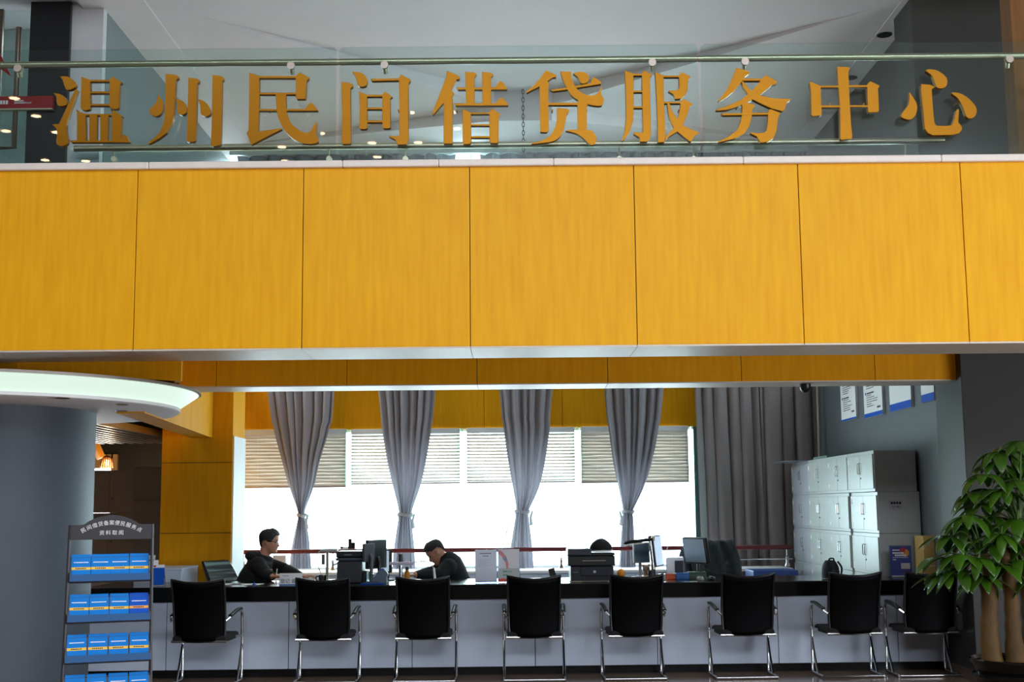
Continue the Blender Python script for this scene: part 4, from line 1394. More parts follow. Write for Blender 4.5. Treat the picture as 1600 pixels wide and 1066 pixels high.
fo, st_ = MB(), MB()
cl_ = [(1560, 706, .02), (1596, 690, -.1), (1585, 730, .1), (1540, 742, -.05), (1568, 765, -.12), (1602, 770, 0), (1535, 788, .08), (1512, 806, -.1), (1556, 808, .1), (1590, 812, -.12), (1486, 838, 0), (1520, 842, .1), (1500, 866, -.12),
       (1548, 850, -.05), (1578, 858, .1), (1604, 850, -.1), (1530, 872, -.14), (1560, 884, -.16), (1600, 895, .05), (1475, 872, .05), (1610, 720, .1), (1620, 800, 0), (1640, 860, .1), (1630, 740, -.1), (1650, 780, 0), (1575, 700, .15), (1600, 735, .2), (1550, 725, .12), (1580, 790, .15), (1540, 820, .14), (1565, 835, -.18), (1590, 875, -.12), (1505, 822, .08), (1500, 890, -.05), (1610, 905, -.1), (1545, 765, .15), (1480, 898, .0), (1535, 900, -.1), (1590, 750, -.15), (1520, 770, .1)]
top = [Vector((-.21, -.04, 1.1)), Vector((-.055, -.06, 1.16)), Vector((.08, -.02, 1.3))]
for i, (px, py, dy) in enumerate(cl_):
    w = at(px, py, Y=PY + dy)
    c = Vector((w.x - PX, w.y - PY, w.z))
    root = min(top, key=lambda v: (v - c).length)
    mid = root.lerp(c, .55) + Vector((0, 0, .10))
    st_.tube(spline([root, mid, c], 5), .006, 6)
    n = rnd.choice((6, 7, 7, 8))
    a0 = rnd.uniform(0, 6.28)
    out = (c - root)
    out.z = 0
    out = out.normalized() if out.length > .02 else Vector((-1, 0, 0))
    for k in range(n):
        a = a0 + 2 * pi * k / n
        d = Vector((cos(a), sin(a) * .9, rnd.uniform(-.45, .15))) + out * .35
        leaf(fo, c, d, rnd.uniform(.19, .29), rnd.uniform(.034, .049), rnd.uniform(.7, 1.5))
st_.build('leaf_stalks', mat('green stalk', (84, 110, 50), .5), pt)
fo.build('foliage', LEAFM, pt, solid=.0012)
# ------------------------------------------------------------------ the two men
def fuse(mb, voxel, name, m, parent, it=4, fac=.5):
    me = bpy.data.meshes.new('tmp')
    me.from_pydata([tuple(v) for v in mb.v], [], mb.f)
    bm = bmesh.new()
    bm.from_mesh(me)
    bmesh.ops.recalc_face_normals(bm, faces=bm.faces)
    bm.to_mesh(me)
    bm.free()
    o = bpy.data.objects.new('tmp', me)
    C.objects.link(o)
    r = o.modifiers.new('r', 'REMESH')
    r.mode = 'VOXEL'
    r.voxel_size = voxel
    s = o.modifiers.new('s', 'SMOOTH')
    s.factor, s.iterations = fac, it
    dg = bpy.context.evaluated_depsgraph_get()
    nm = bpy.data.meshes.new_from_object(o.evaluated_get(dg))
    bpy.data.objects.remove(o)
    nm.name = name
    nm.materials.clear()
    nm.materials.append(m)
    nm.polygons.foreach_set('use_smooth', [True] * len(nm.polygons))
    ob = bpy.data.objects.new(name, nm)
    C.objects.link(ob)
    ob.parent = parent
    return ob


HEAD = [(.000, .070, .005, .020), (.008, .084, -.012, .034), (.022, .089, -.035, .046), (.036, .086, -.05, .053), (.046, .084, -.06, .057), (.056, .090, -.068, .060), (.064, .088, -.073, .062),
        (.070, .090, -.077, .063), (.080, .087, -.082, .065), (.095, .086, -.088, .068), (.108, .084, -.091, .070), (.120, .080, -.094, .071), (.132, .082, -.097, .072), (.142, .089, -.099, .073),
        (.155, .090, -.101, .0745), (.170, .088, -.101, .075), (.186, .081, -.097, .073), (.202, .069, -.088, .067), (.216, .050, -.072, .056), (.227, .024, -.048, .040), (.234, -.004, -.022, .018)]


def head_point(i, a, out=0.0):
    z, xf, xb, w = HEAD[i]
    xc, rx = (xf + xb) / 2, (xf - xb) / 2
    c, s = cos(a), sin(a)
    ex = .86
    px = (abs(c) ** ex) * (1 if c > 0 else -1)
    py = (abs(s) ** ex) * (1 if s > 0 else -1)
    x, y = xc + (rx + out) * px, (w + out) * py
    if c > 0 and not out:
        g = math.exp(-(y / .0125) ** 2)
        if .076 < z < .14:
            t = (z - .078) / .06
            x += g * .027 * max(0, (1 - t)) ** .8
        if .115 < z < .133:
            for sy in (-.031, .031):
                x -= .007 * math.exp(-((y - sy) / .013) ** 2)
    return Vector((x, y, z + out * .6 * max(0, (z - .12) / .11)))


def head_loft(mb, M, n=64):
    mb.loft([[head_point(i, 2 * pi * k / n) for k in range(n)] for i in range(len(HEAD))], True, True, M)
    for s in (-1, 1):      # ears
        E = M @ Matrix.Translation((-.012, s * .073, .115)) @ Matrix.Rotation(s * .35, 4, 'Z') @ Matrix.Rotation(-.15, 4, 'Y')
        mb.ball((0, 0, 0), (.018, .008, .032), 12, 8, E)
        mb.ball((-.004, s * .004, .008), (.016, .008, .02), 12, 8, E)


def hand(mb, M, s=1):
    """palm down, fingers toward +x, thumb on the s*y side"""
    mb.tube([M @ Vector(p) for p in ((-.05, 0, .004), (-.02, 0, .002), (.02, 0, .004), (.045, 0, .006))], [.024, .030, .036, .034], 12, flat=(1.15, .42))
    for k, (y, ln, dz) in enumerate(((.030, .068, 0), (.010, .078, .003), (-.010, .073, .002), (-.030, .056, -.002))):
        y *= s
        mb.tube([M @ Vector(p) for p in ((.035, y * .9, .006), (.045 + ln * .35, y * 1.08, .012 + dz), (.045 + ln * .72, y * 1.12, .001 + dz), (.045 + ln * .95, y * 1.1, -.014 + dz))], [.0095, .009, .008, .006], 8)
    mb.tube([M @ Vector(p) for p in ((-.02, s * .026, 0), (.012, s * .050, .0), (.038, s * .056, -.004), (.056, s * .052, -.010))], [.013, .011, .0095, .007], 8)


def torso_rings(mb, pts, n=28):
    """pts: centre (x,y,z), half depth, half width, lean of the section"""
    rings = []
    for (c, dx, wy, ln) in pts:
        ring = []
        for k in range(n):
            a = 2 * pi * k / n
            ex = .8
            px, py = abs(cos(a)) ** ex * (1 if cos(a) > 0 else -1), abs(sin(a)) ** ex * (1 if sin(a) > 0 else -1)
            ring.append(Vector(c) + Vector((cos(ln) * dx * px, wy * py, sin(ln) * dx * px)))
        rings.append(ring)
    mb.loft(rings, True, True)


def hair_cap(parent, M, line, mtl, spikes, thick, rnd, front=None):
    n = 72
    out = lambda i, a: head_point(i, a, thick)
    vs, fs, keep = [], [], []
    for i in range(len(HEAD)):
        for k in range(n):
            a = 2 * pi * k / n
            o = thick + rnd.uniform(-.25, .6) * spikes
            p = head_point(i, a, o)
            if front and HEAD[i][0] > .172 and cos(a) > .2:
                p += Vector(front) * cos(a) * (HEAD[i][0] - .165) / .06
            vs.append(p)
    q = MB()
    for i in range(len(HEAD) - 1):
        for k in range(n):
            a = 2 * pi * (k + .5) / n
            z = (HEAD[i][0] + HEAD[i + 1][0]) / 2
            if z > line(abs((a + pi) % (2 * pi) - pi)):
                fs.append((i * n + k, i * n + (k + 1) % n, (i + 1) * n + (k + 1) % n, (i + 1) * n + k))
    top_ = len(HEAD) - 1
    fs.append(tuple(top_ * n + k for k in range(n)))
    q.add([M @ v for v in vs], fs)
    # inner shell a little below, so the hair has real thickness
    return q.build('hair', mtl, parent, solid=.008)


def hm(center, nod, turn):
    """head frame: +x is the face direction; nod > 0 looks down; turn about z"""
    return Matrix.Translation(center) @ Matrix.Rotation(turn, 4, 'Z') @ Matrix.Rotation(nod, 4, 'Y') @ Matrix.Translation((0, 0, -.125))


# ---- man in glasses, black hoodie, facing the monitors
MY = 13.05
o1 = at(405, 912, Y=MY)
man = thing('person', 'seated man in glasses and a black hoodie, facing the desk equipment', 'person', (o1.x - .10, MY, 0))
ox = man.location.x


def wp(px, py, dy=0):
    w = at(px, py, Y=MY + dy)
    return Vector((w.x - ox, dy, w.z))


HM = hm(wp(421.5, 845.5), .12, -.10)
neck0, neck1 = wp(412, 872), HM @ Vector((-.028, 0, .05))
hip = Vector((-.03, 0, .52))
body = MB()
head_loft(body, HM)
body.tube([neck0 + Vector((0, 0, -.05)), neck0, neck0.lerp(neck1, .6), neck1], [.068, .060, .055, .058], 16)
sh = neck0 + Vector((-.01, 0, -.045))
torso_rings(body, [(hip, .10, .15, 0), (hip + Vector((.0, 0, .12)), .10, .14, 0), (hip.lerp(sh, .6), .10, .16, 0), (sh + Vector((0, 0, -.08)), .10, .17, 0), (sh, .07, .13, 0)])
rS, lS = sh + Vector((.0, -.175, -.02)), sh + Vector((.02, .175, -.02))
rE, lE = Vector((wp(424, 897).x, -.27, .865)), Vector((wp(448, 893).x, .02, .90))
rH, lH = Vector((wp(437, 909).x, -.38, CT_TOP + .045)), Vector((wp(478, 908).x, -.34, CT_TOP + .045))
for S, E_, H_ in ((rS, rE, rH), (lS, lE, lH)):
    body.tube([S, S.lerp(E_, .5), E_], [.048, .043, .038], 12)
    d_ = (H_ - E_)
    body.tube([E_, E_.lerp(H_, .4), H_], [.038, .037, .026], 12)
d_ = (lH - lE).normalized()
hand(body, Matrix.Translation(lH + Vector((.04, 0, -.006))) @ Matrix.Rotation(math.atan2(-.05, 1), 4, 'Z') @ Matrix.Rotation(.08, 4, 'Y'), -1)
hand(body, Matrix.Translation(rH + Vector((.03, -.01, -.004))) @ Matrix.Rotation(-.35, 4, 'Z') @ Matrix.Rotation(.08, 4, 'Y'), 1)
for s in (-1, 1):
    kn = Vector((.40, s * .12, .52))
    body.tube([hip + Vector((0, s * .09, 0)), kn], [.085, .06], 12)
    body.tube([kn, Vector((.36, s * .12, .08))], [.056, .036], 12)
fuse(body, .0055, 'body', SKIN, man, 3)
hd = MB()
torso_rings(hd, [(hip + Vector((-.04, 0, -.02)), .155, .185, 0), (hip + Vector((-.04, 0, .12)), .165, .19, 0), (hip.lerp(sh, .45) + Vector((-.03, 0, 0)), .168, .20, -.05), (hip.lerp(sh, .75) + Vector((-.025, 0, 0)), .155, .205, -.1), (sh + Vector((-.02, 0, .01)), .12, .175, -.2), (sh + Vector((-.01, 0, .06)), .085, .105, -.3)])
for S, E_, H_, bulk in ((rS, rE, rH, 1.0), (lS, lE, lH, .92)):
    hd.tube([S + Vector((-.02, 0, 0)), S.lerp(E_, .5) + Vector((0, 0, -.005)), E_, E_.lerp(H_, .5), E_.lerp(H_, .95)], [.082 * bulk, .072 * bulk, .062 * bulk, .055 * bulk, .042 * bulk], 14)
    hd.ball(S + Vector((-.01, 0, 0)), .086 * bulk)
# hood bunched behind the neck
hpts = [neck0 + Vector((.055 * cos(a) - .05 - .02 * (1 + cos(a + pi)), .105 * sin(a), .0 - .025 * cos(a))) for a in [radians(v) for v in range(35, 326, 15)]]
hd.tube([neck0 + Vector((-.012 + .078 * cos(a_), .088 * sin(a_), .012 - .028 * cos(a_))) for a_ in [2 * pi * k / 28 for k in range(29)]], .03, 10, False)
hd.tube(hpts, [.024] + [.034 + .012 * sin(pi * i / (len(hpts) - 1)) for i in range(1, len(hpts) - 1)] + [.024], 12)
hd.ball(wp(396.5, 867), (.058, .085, .04))
hd.ball(wp(403, 869), (.065, .09, .05))
fuse(hd, .008, 'hoodie', HOODIE, man, 4)
q = MB()
a = wp(433, 889, -.17)
q.tube([a, a + Vector((-.005, -.012, -.07)), a + Vector((-.008, -.012, -.10))], [.005, .006, .006], 8)
q.build('drawstring', PAPER, man)
tr = MB()
for s in (-1, 1):
    kn = Vector((.40, s * .12, .52))
    tr.tube([hip + Vector((-.05, s * .09, 0)), kn], [.105, .08], 14)
    tr.tube([kn, Vector((.36, s * .12, .06))], [.078, .065], 14)
    tr.tube([Vector((.32, s * .12, .04)), Vector((.46, s * .12, .035))], [.05, .042], 12)
tr.ball(hip + Vector((-.02, 0, .02)), (.16, .19, .12))
fuse(tr, .012, 'trousers', TROUS, man, 3)


def line1(a):
    # a: 0 at the face, pi at the nape
    if a < .75:
        return .188
    if a < 1.15:
        return .188 - (a - .75) * .13
    if a < 1.55:
        return .118
    if a < 1.95:
        return .135
    return max(.055, .135 - (a - 1.95) * .12)


hair_cap(man, HM, line1, HAIRM, .006, .008, random.Random(4), front=(.006, 0, .012))
gl = MB()
for s in (-1, 1):
    ring = [HM @ Vector((.093 - .008 * (abs(s * .032 + .02 * cos(t)) / .05) ** 2, s * .033 + .023 * cos(t), .121 + .014 * sin(t))) for t in [2 * pi * k / 20 for k in range(21)]]
    gl.tube(ring, .002, 6, False)
    gl.tube([HM @ Vector(p) for p in ((.084, s * .056, .124), (.05, s * .073, .126), (-.005, s * .080, .124), (-.018, s * .078, .110))], .0022, 6)
gl.tube([HM @ Vector(p) for p in ((.098, -.010, .124), (.102, 0, .126), (.098, .010, .124))], .002, 6)
g = gl.build('glasses', mat('silver frames', (120, 116, 120), .2, .9), man)
gl = MB()
for s in (-1, 1):
    gl.add([HM @ Vector((.093 - .008 * (abs(s * .033 + .021 * cos(t)) / .05) ** 2, s * .033 + .021 * cos(t), .121 + .0125 * sin(t))) for t in [2 * pi * k / 16 for k in range(16)]], [tuple(range(16))])
gl.build('lens', mat_mix('lens glass', 'glass', (230, 235, 240), fac=.12, rough=.02), g, solid=.001)


def face_bits(parent, M, brow=True):
    q = MB()
    for s in (-1, 1):
        q.ball(M @ Vector((.0735, s * .031, .121)), (.009, .012, .006), 10, 8)
    q.build('eyes', mat('dark eyes', (46, 36, 32), .25), parent)
    q = MB()
    for s in (-1, 1):
        q.tube([M @ Vector(p) for p in ((.087, s * .014, .142), (.085, s * .030, .146), (.072, s * .048, .142))], [.003, .0038, .002], 6)
    q.build('eyebrows', HAIRM, parent)
    q = MB()
    q.tube([M @ Vector(p) for p in ((.080, -.023, .062), (.0915, -.008, .0635), (.0915, .008, .0635), (.080, .023, .062))], [.002, .0042, .0042, .002], 6)
    q.build('lips', mat('lips', (150, 88, 78), .5), parent)


face_bits(man, HM)

# ---- man bowed over the counter, facing the other way
MY2 = 13.05
o2 = at(715, 912, Y=MY2)
man2 = thing('person', 'man in a black top with short hair, bowed over the counter writing', 'person', (o2.x + .03, MY2, 0))
ox = man2.location.x
MY = MY2
HM2 = hm(wp(680.0, 862.5), .70, pi + .12)
neck0, neck1 = wp(696, 875), HM2 @ Vector((-.03, 0, .05))
hip = Vector((.10, 0, .52))
body = MB()
head_loft(body, HM2)
body.tube([neck0 + Vector((.01, 0, -.05)), neck0, neck0.lerp(neck1, .6), neck1], [.045, .052, .055, .058], 16)
sh = wp(702, 880)
torso_rings(body, [(hip, .08, .13, 0), (hip.lerp(sh, .4), .08, .13, .3), (hip.lerp(sh, .8), .08, .14, .45), (sh, .06, .12, .6)])
nS, fS = sh + Vector((-.01, -.175, -.035)), sh + Vector((-.01, .17, -.03))
nE, fE = Vector((wp(690, 905).x, -.27, .855)), Vector((wp(676, 900).x, .0, .87))
nH, fH = Vector((wp(652, 909).x, -.40, CT_TOP + .045)), Vector((wp(652, 905).x, -.34, CT_TOP + .045))
for S, E_, H_ in ((nS, nE, nH), (fS, fE, fH)):
    body.tube([S, S.lerp(E_, .5), E_], [.048, .043, .038], 12)
    body.tube([E_, E_.lerp(H_, .4), H_], [.038, .037, .027], 12)
hand(body, Matrix.Translation(nH + Vector((-.03, 0, -.004))) @ Matrix.Rotation(pi + .12, 4, 'Z') @ Matrix.Rotation(.05, 4, 'Y'), -1)
hand(body, Matrix.Translation(fH + Vector((-.03, 0, -.004))) @ Matrix.Rotation(pi - .1, 4, 'Z') @ Matrix.Rotation(.05, 4, 'Y'), 1)
for s in (-1, 1):
    kn = Vector((-.32, s * .12, .52))
    body.tube([hip + Vector((0, s * .09, 0)), kn], [.085, .06], 12)
    body.tube([kn, Vector((-.28, s * .12, .08))], [.056, .036], 12)
fuse(body, .0055, 'body', SKIN, man2, 3)
hd = MB()
torso_rings(hd, [(hip + Vector((.0, 0, -.02)), .155, .185, 0), (hip + Vector((.0, 0, .12)), .16, .185, .1), (wp(709, 909), .165, .195, .25), (wp(705, 893), .15, .20, .4), (wp(702, 881), .13, .185, .5), (wp(699, 874), .10, .13, .6), (wp(696, 869), .072, .08, .65)])
for S, E_, H_, bulk in ((nS, nE, nH, 1.0), (fS, fE, fH, .9)):
    hd.tube([S + Vector((.02, 0, 0)), S.lerp(E_, .5), E_, E_.lerp(H_, .5), E_.lerp(H_, .92)], [.084 * bulk, .074 * bulk, .064 * bulk, .052 * bulk, .038 * bulk], 14)
    hd.ball(S + Vector((.01, 0, 0)), .088 * bulk)
nd = (neck1 - neck0).normalized()
cn = wp(695.5, 869)
u_ = nd.cross(Vector((0, 1, 0))).normalized()
hd.tube([cn + u_ * .052 * cos(t) + Vector((0, .058 * sin(t), 0)) for t in [2 * pi * k / 24 for k in range(25)]], .020, 10, False)
fuse(hd, .008, 'sweater', SWEATER, man2, 4)
tr = MB()
for s in (-1, 1):
    kn = Vector((-.32, s * .12, .52))
    tr.tube([hip + Vector((.05, s * .09, 0)), kn], [.105, .08], 14)
    tr.tube([kn, Vector((-.28, s * .12, .06))], [.078, .065], 14)
    tr.tube([Vector((-.24, s * .12, .04)), Vector((-.38, s * .12, .035))], [.05, .042], 12)
tr.ball(hip + Vector((.02, 0, .02)), (.16, .19, .12))
fuse(tr, .012, 'trousers', TROUS, man2, 3)


def line2(a):
    if a < .8:
        return .182
    if a < 1.25:
        return .182 - (a - .8) * .05
    if a < 1.9:
        return .152
    return max(.085, .152 - (a - 1.9) * .09)


hair_cap(man2, HM2, line2, HAIR2, .003, .006, random.Random(9), front=(.006, 0, .008))
face_bits(man2, HM2)


# ---- chairs behind the counter
def office_chair(name, label, loc, rz, zt, leather=BLACKL):
    t = thing(name, label, 'chair', loc, rz)
    q = MB()
    q.box(-.24, .24, -.24, .24, .33, .405)
    q.build('seat', leather, t, bevel=.035, seg=3)
    q, N = MB(), 26
    rings = []
    for i in range(N + 1):
        v = i / N
        y0 = -.22 - .20 * v ** 1.6
        z = .48 + (zt - .48) * v
        w = .235 * (1 - .12 * v ** 4)
        th_ = .055 * (1 - .5 * v ** 6)
        fl = .006 * sin(v * pi * 16)
        ring = [Vector((-w, y0 - th_ * .4, z)), Vector((-w * .6, y0 - th_, z)), Vector((w * .6, y0 - th_, z)), Vector((w, y0 - th_ * .4, z)), Vector((w, y0 + th_ * .5, z)), Vector((w * .6, y0 + th_ * .35 + fl, z)), Vector((-w * .6, y0 + th_ * .35 + fl, z)), Vector((-w, y0 + th_ * .5, z))]
        rings.append(ring)
    q.loft(rings)
    q.build('backrest', leather, t, bevel=.012)
    q = MB()
    q.tube([(0, 0, .34), (0, 0, .10)], .028, 12)
    for k in range(5):
        a = 2 * pi * k / 5
        q.tube([(0, 0, .11), (.28 * cos(a), .28 * sin(a), .06)], [.025, .016], 8)
        q.ball((.28 * cos(a), .28 * sin(a), .03), .03, 10, 8)
    q.build('base', BLACKPL, t)
    return t


c = at(336, 905, Y=13.2)
office_chair('office_chair', 'black leather office chair with a shiny ribbed back, behind the hooded man', (c.x + .33, 13.2, 0), -pi / 2 - .45, at(340, 877, Y=13.2).z)
q = MB()
st2 = thing('office_stool', 'round black stool under the bowed man', 'stool', (man2.location.x + .08, MY2, 0))
MB().lathe([(.0, .32), (.17, .32), (.19, .34), (.19, .36), (.16, .375), (0, .375)], n=32).build('seat', BLACKL, st2)
q = MB()
q.tube([(0, 0, .32), (0, 0, .03)], .025, 12)
q.lathe([(.20, 0), (.20, .02), (.05, .04), (0, .04)], n=32)
q.build('base', CHROME, st2)
# ------------------------------------------------------------------ things on and behind the counter
def zt(px, py, y):
    return at(px, py, Y=y).z


def item(name, label, cat, px, d, rz=0.0, group=None):
    return thing(name, label, cat, con(px, d), crz + rz, group)


S = 12.2 / 2000          # metres per photo pixel near the counter

t = item('payment_stand', 'slanted blue card on a wire easel at the rack end of the counter', 'stand', 246, .18, .15)
TM = Matrix.Rotation(-.28, 4, 'X')
MB().box(-.058, .058, 0, .006, .012, .20, TM).build('card', BLUED, t, smooth=False)
MB().box(-.058, .058, -.001, 0, .172, .20, TM).build('card_head', PAPER, t, smooth=False)
MB().box(-.045, -.02, -.0022, -.001, .178, .194, TM).build('card_mark', REDM, t, smooth=False)
q = MB()
for s in (-1, 1):
    q.tube([TM @ Vector((s * .05, .008, .19)), Vector((s * .055, .16, .003)), Vector((s * .05, -.02, .003))], .003, 6)
q.tube([(-.05, -.02, .003), (.05, -.02, .003)], .003, 6)
q.build('easel', CHROME, t)


def floor_box(name, label, cat, x0, x1, y0, y1, z1, m, top=None):
    t = thing(name, label, cat, ((x0 + x1) / 2, y0, 0))
    w = (x1 - x0) / 2
    MB().box(-w, w, 0, y1 - y0, 0, z1 - .022).build('body', m, t, smooth=False)
    MB().box(-w - .006, w + .006, -.012, y1 - y0, z1 - .021, z1).build('top', m, t, smooth=False, bevel=.003)
    d = MB().box(-w + .005, w - .005, -.008, -.0005, .05, z1 - .03).build('door', m, t, smooth=False, bevel=.002)
    q = MB().lathe([(.012, 0), (.009, .01)], (0, 0, 0), 12, Matrix.Translation((0, -.009, z1 - .11)) @ Matrix.Rotation(pi / 2, 4, 'X'))
    q.build('lock', STEEL, d)
    return t


a, b = at(216, 890, Y=13.05), at(290, 887, Y=13.05)
z1 = b.z
floor_box('white_cabinet', 'white cabinet standing behind the counter against the golden pillar', 'cabinet', a.x, b.x, 12.9, 13.55, z1, LAMIN)
a2, b2 = at(303, 890, Y=14.25), at(334, 890, Y=14.25)
floor_box('white_cabinet', 'small white cabinet behind the ribbed leather chair', 'cabinet', -2.80, b2.x + .05, 14.22, 14.6, a2.z, LAMIN)
t = thing('printer', 'white printer on the white cabinet, half hidden by the brochure rack', 'printer', (at(232, 890, Y=12.9).x, 12.95, z1 + .001))
MB().box(-.12, .045, 0, .15, 0, .075).build('body', WHITEPL, t, bevel=.006)
q = MB()
q.box(-.11, .03, .03, .04, .075, .14, Matrix.Rotation(-.3, 4, 'X'))
q.build('paper_tray', PAPER, t, smooth=False)
MB().box(-.09, .03, -.03, .06, .076, .082).build('output_tray', DARKPL, t, smooth=False)

rnd = random.Random(3)
for i, (px, d, r) in enumerate(((352, .35, .2), (384, .32, -.1))):
    p = con(px, d)
    o = MB().box(-.105, .105, -.148, .148, 0, .002).build('paper_sheet', PAPER, smooth=False, loc=p)
    o.rotation_euler = (0, 0, crz + pi / 2 + r)
    tag(o, 'white paper sheet on the black counter top, ' + ('by the ribbed leather chair' if i == 0 else 'in front of the hooded man'), 'paper', 'loose papers on the counter')
p = con(397, .22)
t = thing('desk_pin', 'tiny blue push button clip on the paper in front of the hooded man', 'clip', p + Vector((0, 0, .002)))
MB().lathe([(.02, 0), (.018, .006), (.006, .008), (.006, .02), (.009, .024), (0, .026)], n=16).build('clip_body', BLUED, t)

# registration name card
t = item('name_card', 'white tent card with two dark blue words standing by the hooded man', 'sign', 454, .14)
q = MB()
TMa = Matrix.Rotation(-.18, 4, 'X')
TMb = Matrix.Translation((0, .05, 0)) @ Matrix.Rotation(.18, 4, 'X')
q.box(-.104, .104, 0, .003, 0, .108, TMa)
q.box(-.104, .104, -.003, 0, 0, .108, TMb)
cdm = q.build('card', PAPER, t, smooth=False)
q = MB()
text_into(q, '登记 备案', .044, TMa @ Matrix.Translation((.0, -.0008, .034)) @ FACE)
q.build('lettering', mat('navy ink', (30, 36, 78), .7), cdm, smooth=False)
q = MB()
dashes(q, -.075, -.015, .085, .005, -.0002, 8, M=TMa)
q.build('small_print', BLUED, cdm, smooth=False)
MB().box(-.104, .104, -.0006, 0, .001, .008, TMa).build('blue_foot', BLUE, cdm, smooth=False)

# document camera on a post
t = item('document_camera', 'white document camera with flat arm on a steel post beside the dark mug', 'document camera', 511, .62)
h0 = zt(514, 858, con(511, .62).y) - CT_TOP
MB().box(-.065, .075, -.08, .08, 0, .02).build('base', WHITEPL, t, bevel=.008)
MB().tube([(.0, 0, .02), (.0, 0, h0 - .03)], .014, 12).build('post', STEEL, t)
MB().box(-.06, .10, -.05, .05, h0 - .028, h0).build('arm_head', mat('pale grey plastic', (190, 190, 194), .35), t, bevel=.008)
MB().box(-.052, -.02, -.02, .005, h0 - .15, h0 - .05).build('side_box', mat('grey green plastic', (96, 116, 116), .4), t, bevel=.004)
MB().tube(spline([(-.06, 0, h0 - .012), (-.10, 0, h0 - .06), (-.09, 0, h0 * .5), (-.06, 0, .08), (-.055, 0, .015)], 6), .005, 8).build('cable', WHITEPL, t)
t = item('mug', 'dark brown mug on the counter beside the white document camera', 'mug', 504, .42)
q = MB().lathe([(.0, 0), (.032, 0), (.036, .01), (.037, .075), (.033, .075), (.032, .012), (0, .01)], n=28)
q.build('cup', mat('dark glaze', (30, 24, 24), .25), t)
MB().tube(spline([(-.035, 0, .062), (-.058, 0, .058), (-.06, 0, .03), (-.036, 0, .018)], 5), .006, 8).build('handle', mat('dark glaze', (30, 24, 24), .25), t)

# grey copier
dc = .30
t = item('copier', 'charcoal desktop copier standing on the counter between the two men', 'copier', 546, dc, 0)
hh = zt(546, 862, con(546, dc).y) - CT_TOP
MB().box(-.118, .118, 0, .34, 0, hh * .70).build('body', DARKPL, t, bevel=.012)
MB().box(-.13, .125, -.01, .34, hh * .705, hh * .80).build('scanner', mat('grey blue plastic', (64, 72, 84), .4), t, bevel=.01)
MB().box(-.128, .122, -.005, .33, hh * .805, hh).build('lid', BLACKPL, t, bevel=.012)
q = MB()
q.box(-.05, .02, -.0065, -.005, hh * .88, hh * .91)
q.build('control_label', GREYPL, t, smooth=False)
MB().tube([(-.12, .05, hh * .62), (-.165, .05, hh * .56), (-.165, .05, hh * .52)], .008, 8).build('side_lever', GREYPL, t)


def monitor(name, label, px, d, w, h, zc, rz, tilt=0.0, screen=None, case=BLACKPL, stand=True, thick=.035):
    t = item(name, label, 'monitor', px, d, rz, 'computer monitors on the counter')
    TM = Matrix.Translation((0, 0, zc)) @ Matrix.Rotation(tilt, 4, 'X')
    MB().box(-w / 2, w / 2, 0, thick, -h / 2, h / 2, TM).build('casing', case, t, bevel=.008)
    MB().box(-w / 2 + .012, w / 2 - .012, -.002, 0, -h / 2 + .014, h / 2 - .012, TM).build('screen', screen, t, smooth=False)
    q = MB()
    q.tube([(0, .05, .012), (0, .055, zc - h * .25), TM @ Vector((0, thick, -h * .1))], .017, 10)
    q.lathe([(.09, 0), (.09, .008), (.03, .018), (0, .018)], (0, .05, 0), 24)
    q.build('stand', case, t)
    return t


SCR = mat('dark screen', (60, 78, 92), .15)
SCRW = mat('lit pale screen', (196, 216, 236), .3, emit=.55)
y5 = con(580, .55).y
monitor('monitor', 'tall black monitor turned side on beside the copier', 585, .52, .36, .27, zt(584, 866, y5) - CT_TOP, -2.0, 0, SCR)
monitor('monitor', 'smaller grey monitor turned side on against the tall black monitor', 573, .30, .16, .17, zt(573, 864, con(573, .30).y) - CT_TOP, -2.1, 0, SCR, mat('grey monitor', (70, 72, 78), .4))
monitor('monitor', 'pale lit monitor facing the hooded man, beside the blue tape dispenser', 599, .72, .20, .22, zt(599, 877, con(599, .72).y) - CT_TOP, -.85, 0, SCRW, BLACKPL)
# binders standing on the window ledge beyond the copier
for i, (px, py, w, m) in enumerate(((534.5, 854, .03, DARKPL), (540.5, 855, .07, mat('pale blue card', (206, 220, 236), .6)), (547.5, 842, .042, DARKPL), (553, 848, .042, BLACKPL))):
    p = at(px, 880, Y=16.15)
    o = MB().box(-w / 2, w / 2, 0, .22, 0, zt(px, py, 16.15) - SZ).build('file_binder', m, smooth=False, bevel=.004, loc=(p.x, 16.08, SZ))
    tag(o, ('thin dark binder', 'pale blue binder', 'tall charcoal binder', 'black binder')[i] + ' on the window ledge showing above the copier', 'binder', 'binders on the window ledge')
p = at(437, 880, Y=16.15)
t = thing('carton', 'pale grey carton on the window ledge behind the hooded man', 'box', (p.x, 16.08, SZ))
MB().box(-.075, .085, 0, .12, 0, zt(437, 868, 16.1) - SZ).build('carton_body', mat('pale grey card', (206, 208, 214), .6), t, smooth=False, bevel=.003)
for i, (px, h) in enumerate(((364, .075), (372.5, .10), (388, .08))):
    p = at(px, 885, Y=15.85)
    t = thing('glass_bottle', 'small clear bottle with a dark cap on the window ledge, ' + ('first', 'second', 'third')[i] + ' from the golden pillar', 'bottle', (p.x, 15.85, SZ), 0, 'small bottles on the window ledge')
    MB().lathe([(.02, 0), (.022, .005), (.022, h * .5), (.009, h * .65), (.009, h * .78)], n=16).build('bottle_body', ACRYL, t)
    MB().lathe([(.011, h * .74), (.011, h), (0, h)], n=12).build('cap', DARKPL, t)

